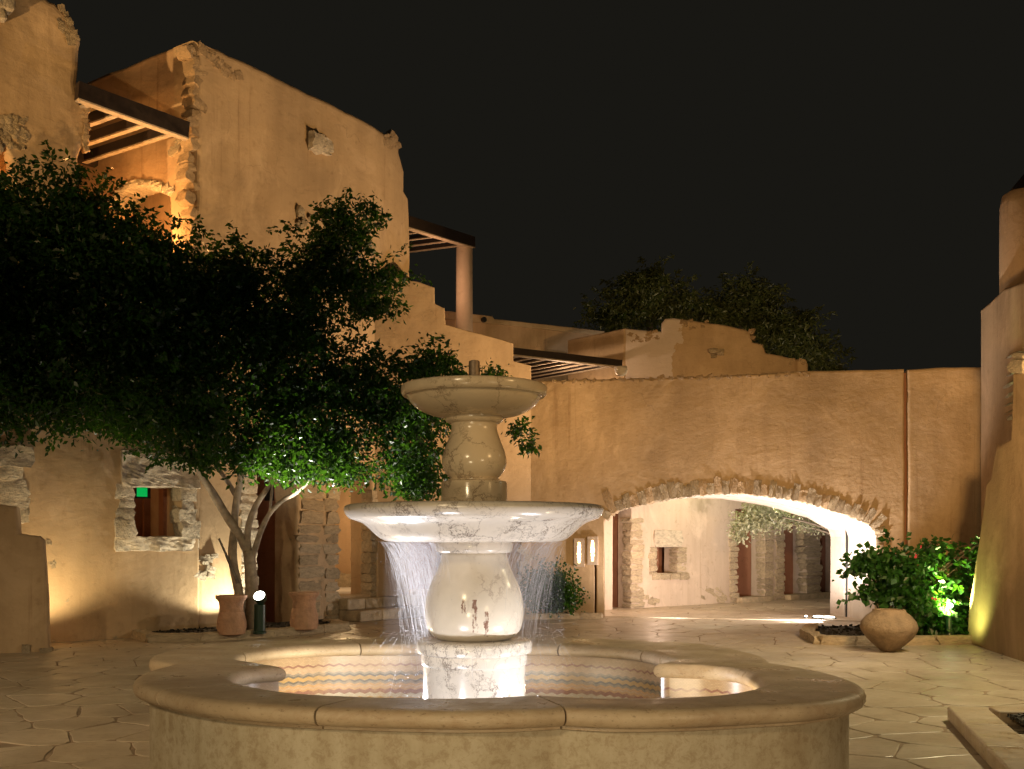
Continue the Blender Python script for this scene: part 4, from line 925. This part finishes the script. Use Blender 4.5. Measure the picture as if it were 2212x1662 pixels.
for key, oo, ii in (('FL', FL_o, FL_i), ('FR', FR_o, FR_i), ('BR', BR_o, BR_i), ('BL', BL_o, BL_i)):
    O = cat_rom([(p[0], p[1], 0) for p in oo], NS); I = cat_rom([(p[0], p[1], 0) for p in ii], NS)
    outer_all += O[:-1]; inner_all += I[:-1]
    cs = cuts[key]
    for a, b in zip(cs[:-1], cs[1:]):
        i0, i1 = round(a*NS), round(b*NS); g = Geo(); rows = 0
        idx = list(range(i0, i1+1))
        for i in idx:
            o_, n_ = O[i], (O[i]-I[i]).normalized()
            sh = Vector((0, 0, 0))
            tdir = (O[min(NS, i+1)]-O[max(0, i-1)]).normalized(); tin = (I[min(NS, i+1)]-I[max(0, i-1)]).normalized()
            if i == i0: sh = .007
            elif i == i1: sh = -.007
            else: sh = 0
            for (dx, dz) in oprof: g.v.append(FA+o_+n_*dx+tdir*sh+Vector((0, 0, FZ+dz)))
            for (dx, dz) in iprof: g.v.append(FA+I[i]-n_*dx+tin*sh+Vector((0, 0, FZ+dz)))
        m = len(oprof)+len(iprof)
        for r_ in range(len(idx)-1):
            for k in range(m-1): g.f.append([r_*m+k, r_*m+k+1, (r_+1)*m+k+1, (r_+1)*m+k])
            g.f.append([r_*m+m-1, r_*m, (r_+1)*m, (r_+1)*m+m-1])
        g.f.append(list(range(m))[::-1]); g.f.append([(len(idx)-1)*m+k for k in range(m)])
        o = g.mk('coping_stone', 'coping', fo)
        bm = bmesh.new(); bm.from_mesh(o.data); bmesh.ops.recalc_face_normals(bm, faces=bm.faces); bm.to_mesh(o.data); bm.free(); smooth_angle(o, 45)
n = len(outer_all); g = Geo()
for i in range(n):
    nn = (outer_all[i]-inner_all[i]).normalized()
    for dx, z in ((-.045, 0), (-.045, .5), (-.05, .503), (-.05, .51), (-.035, .512)): g.v.append(FA+outer_all[i]+nn*dx+Vector((0, 0, z)))
for i in range(n):
    j = (i+1) % n
    for k in range(4): g.f.append([i*5+k, j*5+k, j*5+k+1, i*5+k+1])
o = g.mk('basin_wall', 'basin', fo); smooth_angle(o, 40)
# mosaic lining with metre UVs
me = bpy.data.meshes.new('mosaic_lining'); vs = []; fs = []; uvs = []; L = 0
for i in range(n+1):
    p = inner_all[i % n]; q = inner_all[(i-1) % n]
    if i: L += (p-q).length
    nn = (outer_all[i % n]-p).normalized()
    for z in (0.0, .54): vs.append(FA+p-nn*.02+Vector((0, 0, z)))
    uvs.append(L)
for i in range(n): fs.append((2*i, 2*i+1, 2*i+3, 2*i+2))
me.from_pydata([tuple(v) for v in vs], [], fs); me.materials.append(M['mosaic']); ul = me.uv_layers.new(name='UVMap')
for pi, pl in enumerate(me.polygons):
    for li, (uu, vv) in zip(pl.loop_indices, ((uvs[pi], 0), (uvs[pi], .54), (uvs[pi+1], .54), (uvs[pi+1], 0))): ul.data[li].uv = (uu, vv)
me.polygons.foreach_set('use_smooth', [True]*len(me.polygons))
o = bpy.data.objects.new('mosaic_lining', me); COL.objects.link(o); o.parent = fo; o.location = -fo.location
g = Geo(); g.v = [FA+p*1.0+Vector((0, 0, .02)) for p in inner_all]+[FA+Vector((0, 0, .02))]; g.f = [[i, (i+1) % n, n] for i in range(n)]; g.mk('basin_floor', 'basin', fo)
g = Geo(); g.v = [FA+p+(outer_all[i]-p).normalized()*-.02+Vector((0, 0, .13)) for i, p in enumerate(inner_all)]+[FA+Vector((0, 0, .13))]; g.f = [[i, (i+1) % n, n] for i in range(n)]
tagp(g.mk('water', 'water', None, True), kind='structure')
K = AY/FP
def prof(pts): return [(r_*K, EYE-(y-HY)*K) for r_, y in pts]
def lat(name, pts, mat, seed=0, raw=False, n=96):
    pr_ = pts if raw else prof(pts); g = lathe(pr_, (0, 0, 0), n); o = mk(name, g.v, g.f, mat, fo); o.location = (0, 0, 0); smooth_angle(o, 38)
    bm = bmesh.new(); bm.from_mesh(o.data); bmesh.ops.recalc_face_normals(bm, faces=bm.faces); bm.to_mesh(o.data); bm.free(); return o
def sm(pts, n):  # smooth profile
    return [(p.x, p.y) for p in cat_rom([(a, b, 0) for a, b in pts], n)]
lat('pedestal', [(110, 1600), (110, 1436), (113, 1434), (114, 1431), (114, 1415), (113, 1411), (119, 1409.5), (123, 1408), (124.5, 1404), (124.5, 1391), (123, 1385), (119, 1381.5), (112, 1380.5), (60, 1380)], 'marble_column')
lat('baluster', [(78, 1380)]+sm([(84, 1376), (95, 1367), (103, 1350), (106.6, 1322), (103.5, 1292), (95, 1263), (82, 1236), (74, 1215), (70, 1196)], 30)+[(66, 1192)], 'marble_stained')
lat('collar', [(60, 1195.5), (74, 1195), (80, 1192.5), (82.6, 1188), (82.6, 1172), (81, 1166)], 'marble_white')
lat('lower_bowl', [(60, 1171), (150, 1171.5), (178, 1170.5), (192, 1168)]+sm([(201, 1163.5), (211, 1156), (221, 1146.5), (230, 1138), (240, 1131), (252, 1126), (263, 1122.5)], 14)+sm([(267, 1121), (273, 1115), (278, 1106), (278.5, 1099), (274, 1093.5), (266, 1091.5)], 10)+[(250, 1093), (232, 1104), (190, 1128), (120, 1146), (30, 1150)], 'marble_white')
lat('upper_plinth', [(70, 1150), (71, 1120), (71, 1046), (69, 1041), (63, 1039.5)], 'marble')
lat('upper_baluster', [(55, 1040), (55.5, 1036), (52, 1034)]+sm([(54, 1031), (62, 1022), (68.5, 1008), (69.8, 994), (66, 976), (58, 955), (51, 935), (49, 924), (50.5, 916)], 26)+[(56, 914.5), (61, 911), (63.5, 905), (63.5, 896), (62, 890)], 'marble')
lat('upper_bowl', [(55, 902), (68, 902)]+sm([(76, 900.5), (95, 896), (115, 888), (130, 878), (140, 867), (144, 858.5)], 14)+[(146, 857)]+sm([(152, 857.5), (156.5, 853), (157.6, 846), (157, 838), (153, 834.5), (146, 834)], 10)+[(135, 838), (110, 862), (60, 872), (10, 874)], 'marble')
lat('nozzle', [(9, 850), (9, 815), (12, 812), (12, 784), (11, 780.5), (7, 779), (5, 781)], 'copper', n=24)
# falling water
rnd = random.Random(12); g = Geo()
def strand(th, r0, z0, v, t0, t1, rad):
    pts = []; n = 6
    for k in range(n+1):
        t = t0+(t1-t0)*k/n; r_ = r0-v*t; z = z0-4.9*t*t
        if z < .14 or r_ < .25: break
        pts.append(FA+Vector((r_*math.cos(th), r_*math.sin(th), z)))
    if len(pts) > 2: g.tube(pts, [rad*(.5+.5*math.sin(math.pi*(i+.5)/len(pts))) for i in range(len(pts))], 3, False)
for _ in range(3700):
    c = rnd.random()
    th = rnd.gauss(R(160), R(26)) if c < .6 else (rnd.gauss(R(20), R(30)) if c < .85 else rnd.uniform(0, math.pi))
    r0 = min(.76, rnd.choice((rnd.gauss(.72, .04), rnd.gauss(.62, .06), rnd.uniform(.42, .76)))); t0 = rnd.uniform(0, .37)*rnd.random()**.3
    strand(th, r0, 1.63, rnd.choice((rnd.gauss(.5, .1), rnd.gauss(.8, .2))), t0, t0+rnd.uniform(.05, .16), rnd.uniform(.00035, .0007))
for _ in range(600):
    th = rnd.gauss(R(160), R(35)) if rnd.random() < .5 else rnd.gauss(R(15), R(40)); r_ = rnd.gauss(.62, .12); z = rnd.uniform(.25, 1.6); s_ = rnd.uniform(.001, .002)
    g.tube([FA+Vector((r_*math.cos(th), r_*math.sin(th), z)), FA+Vector((r_*math.cos(th), r_*math.sin(th), z-s_*rnd.uniform(1.5, 6)))], s_, 4)
for _ in range(60):  # splashes kicked off the plinth
    th = rnd.uniform(0, 2*math.pi); r0 = rnd.uniform(.42, .7); z0 = .86; v = rnd.uniform(.3, 1.1); up = rnd.uniform(.4, 1.3); ta = rnd.uniform(0, .25); pts = []
    for k in range(5):
        t = ta+.022*k; pts.append(FA+Vector(((r0+v*t)*math.cos(th), (r0+v*t)*math.sin(th), z0+up*t-4.9*t*t)))
    g.tube(pts, .0006, 3, False)
tagp(g.mk('water_spray', 'spray'), 'fine streaks of water falling from under the lower bowl round the baluster', 'water', kind='stuff')

mm = bpy.data.materials.new('fine_mist'); mm.use_nodes = True; nt = mm.node_tree; nt.nodes.remove(nt.nodes['Principled BSDF']); pv = nt.nodes.new('ShaderNodeVolumePrincipled'); pv.inputs['Density'].default_value = .07; pv.inputs['Color'].default_value = (.9, .9, .95, 1); nt.links.new(pv.outputs[0], nt.nodes['Material Output'].inputs['Volume']); M['mist'] = mm
g = lathe([(.30, .17), (.62, .2), (.74, .5), (.72, 1.0), (.72, 1.45), (.66, 1.61), (.3, 1.62)], FA, 40)
tagp(g.mk('mist', 'mist'), 'faint white mist hanging round the baluster under the lower bowl', 'mist', kind='stuff')
# ------------------------------------------------------------------ big tree
tr = thing('ficus_tree', G(545, 1372, .08), 'big dark multi-stemmed tree spreading over the left of the court, lower leaves lit green', 'tree')
def stem(pts, d, r0, r1, name='trunk', mat='bark', n=10):
    p = [P(x, y, dd) for (x, y, dd) in pts]; q = cat_rom(p, 18); g = Geo(); g.tube(q, [r0+(r1-r0)*i/18+.006*noise.noise(Vector((i*.9, r0*50, 0))) for i in range(19)], n); o = g.mk(name, mat, tr, True); return o
stem([(546, 1385, 18.1), (545, 1330, 18.1), (543, 1260, 18.1), (541, 1225, 18.1), (537, 1190, 18.1)], 0, .125, .10)
stem([(522, 1385, 18.0), (517, 1290, 18.05), (505, 1225, 18.1), (502, 1190, 18.1), (506, 1150, 18.1)], 0, .085, .075)
stem([(540, 1205, 18.1), (522, 1165, 18.1), (492, 1119, 18.0), (462, 1069, 17.8), (434, 1024, 17.5), (405, 960, 17), (360, 860, 16.2)], 0, .085, .03, 'branch')
stem([(506, 1160, 18.1), (507, 1114, 18.1), (513, 1069, 18.0), (522, 1020, 17.8), (530, 940, 17.3), (550, 800, 16.8)], 0, .07, .03, 'branch')
stem([(510, 1072, 18.0), (492, 1041, 18.0), (476, 1018, 17.8), (455, 970, 17.5)], 0, .045, .025, 'branch')
stem([(536, 1195, 18.1), (535, 1150, 18.1), (545, 1110, 18.05), (560, 1080, 18.0), (580, 1050, 17.8), (610, 980, 17.4)], 0, .065, .03, 'branch')
stem([(545, 1205, 18.1), (565, 1144, 18.05), (583, 1109, 18.0), (611, 1081, 17.8), (641, 1064, 17.6), (700, 1010, 17.2)], 0, .055, .022, 'branch')
stem([(583, 1110, 18.0), (586, 1074, 17.9), (590, 1030, 17.7)], 0, .03, .018, 'branch')
stem([(514, 1260, 18.0), (492, 1207, 17.95), (473, 1164, 17.9)], 0, .03, .018, 'branch', 'bark_dark')
def D_(x): return 14.2+2.6*min(1, max(0, x/600))+max(0, x-600)*.0016
BL_ = [(50, 500, 110, 100), (165, 470, 95, 80), (-40, 560, 120, 160), (210, 560, 120, 110), (340, 590, 110, 90), (430, 640, 100, 100), (90, 690, 160, 150), (260, 720, 150, 150), (400, 780, 150, 140), (505, 610, 75, 80), (560, 720, 110, 130), (100, 850, 160, 90), (270, 890, 160, 80), (430, 910, 130, 80), (-30, 800, 120, 130),
       (655, 600, 55, 70), (650, 700, 90, 90), (700, 530, 55, 55), (750, 480, 50, 36), (800, 455, 30, 18), (740, 590, 60, 50), (815, 600, 60, 38), (790, 660, 60, 40), (620, 860, 130, 130), (740, 820, 90, 80), (820, 870, 80, 90), (700, 950, 110, 80), (920, 800, 50, 56), (960, 770, 22, 26), (900, 900, 66, 110), (880, 1000, 70, 80), (550, 980, 110, 55), (640, 1010, 90, 40), (740, 1010, 60, 40), (420, 985, 60, 22), (900, 1050, 50, 30), (990, 805, 18, 14), (1060, 806, 30, 12), (1140, 962, 20, 16), (1118, 930, 14, 24)]
blobs = [pblob(x, y, rx, ry, D_(x), min(1.5, .35+rx*.009), rx*ry+(900 if rx > 35 else 150)) for x, y, rx, ry in BL_]
v, f = join(leaves(blobs, 114000, .10, 2, .05, .5), sprays(blobs, 1700, 3, .55, 28, .095, .5, -.25))
mk('crown', v, f, 'leaf', tr)
g = Geo(); rnd = random.Random(8)
for x, y, rx, ry in BL_:
    for k in range(2):
        a = P(x+rnd.uniform(-.3, .3)*rx, y+ry*.5, D_(x)+.2); b = P(x+rnd.uniform(-.8, .8)*rx, y-rnd.uniform(0, .8)*ry, D_(x)-.2)
        g.tube([a, a.lerp(b, .5)+Vector((0, 0, .06)), b], [.02, .013, .006], 5, False)
g.mk('twigs', 'bark_dark', tr)
tagp(tr.children[-1], kind='stuff')
# shrub beside the pier, bougainvillea
def shrub(name, label, base, blobs, n, size, mat, seed, stems, cat='shrub'):
    t = thing(name, base, label, cat); g = Geo(); rnd = random.Random(seed)
    for k in range(stems):
        b = rnd.choice(blobs); e = b[0]+Vector((rnd.uniform(-.5, .5)*b[1][0], rnd.uniform(-.5, .5)*b[1][1], rnd.uniform(-.2, .6)*b[1][2])); s0 = base+Vector((rnd.uniform(-.12, .12), rnd.uniform(-.1, .1), 0))
        g.tube(cat_rom([s0, s0.lerp(e, .5)+Vector((0, 0, .12)), e], 6), [.018-.0018*i for i in range(7)], 5, False)
    g.mk('stems', 'bark_dark', t); v, f = join(leaves(blobs, n, size, seed, .1, .72), sprays(blobs, 60 if name == 'bougainvillea' else 40, seed, .42, 14, size, .7)); mk('crown', v, f, mat, t); return t
shrub('round_shrub', 'rounded dark shrub behind the spray, left of the glowing sconces', G(1190, 1335), [pblob(1190, 1270, 52, 50, 22.0, .45), pblob(1165, 1285, 36, 40, 22.0, .4), pblob(1215, 1290, 34, 34, 22.0, .4)], 5200, .075, 'leaf', 31, 8)
kb4 = thing('planting_bed_kerb', G(1200, 1338), 'short dark kerb in front of the rounded shrub by the pier', 'kerb'); kerb_path(kb4, [G(1100, 1338), G(1300, 1337)], .12, .2, .5, 'stone_grey')
bo = shrub('bougainvillea', 'bougainvillea behind the big clay pot, dark at left and lit bright green at right', Vector((6.1, 17.4, .07)),
      [pblob(1935, 1250, 70, 70, 17.0, .5), pblob(1900, 1225, 45, 30, 17.0, .3, 1200), pblob(1890, 1280, 40, 22, 17.0, .25, 700), pblob(1990, 1290, 60, 60, 17.2, .45), pblob(2020, 1215, 40, 45, 17.3, .3, 1300), pblob(2060, 1270, 48, 55, 17.4, .3, 2400), pblob(2095, 1215, 22, 40, 17.2, .25, 700), pblob(2015, 1180, 12, 24, 17.3, .12, 240), pblob(2110, 1170, 10, 22, 17.1, .1, 180), pblob(2060, 1340, 40, 36, 17.3, .3, 1200), pblob(1870, 1215, 26, 12, 17.0, .15, 200), pblob(2000, 1350, 50, 30, 17.3, .4), pblob(1880, 1195, 20, 10, 17.1, .1, 120)], 4600, .12, 'leaf_bush', 17, 22)
rnd = random.Random(5); g = Geo()
for k in range(4):
    c = P(rnd.choice((1965, 1975, 2035, 2055, 2025))+rnd.uniform(-14, 14), rnd.choice((1205, 1215, 1285, 1190))+rnd.uniform(-14, 14), 16.75)
    for j in range(3):
        a = rnd.uniform(0, 6.28); u = Vector((math.cos(a), rnd.uniform(-.5, .5), math.sin(a)))*.04; s_ = u.cross(Vector((0, 1, .3))).normalized()*.025; b = len(g.v); g.v += [c, c+u*.6+s_, c+u, c+u*.6-s_]; g.f.append([b, b+1, b+2, b+3])
tagp(g.mk('flowers', 'petal', bo), kind='stuff')

# a few dry leaves on the paving round the beds
rnd = random.Random(77); g = Geo()
for _ in range(90):
    c = rnd.choice(((-4.6, 16.6), (-3.0, 18.2), (6.2, 16.0), (6.9, 14.6), (-6.6, 16.2))); p = Vector((c[0]+rnd.gauss(0, .6), c[1]+rnd.gauss(0, .35), .008)); a = rnd.uniform(0, 6.28)
    u = Vector((math.cos(a), math.sin(a), rnd.uniform(0, .35)))*rnd.uniform(.03, .06); w_ = Vector((-u.y, u.x, .004))*.35; b = len(g.v); g.v += [p, p+u*.5+w_, p+u, p+u*.5-w_]; g.f.append([b, b+1, b+2, b+3])
tagp(g.mk('leaf_litter', 'bark_dark'), 'small dry leaves scattered on the paving beside the planting beds', 'leaves', kind='stuff')
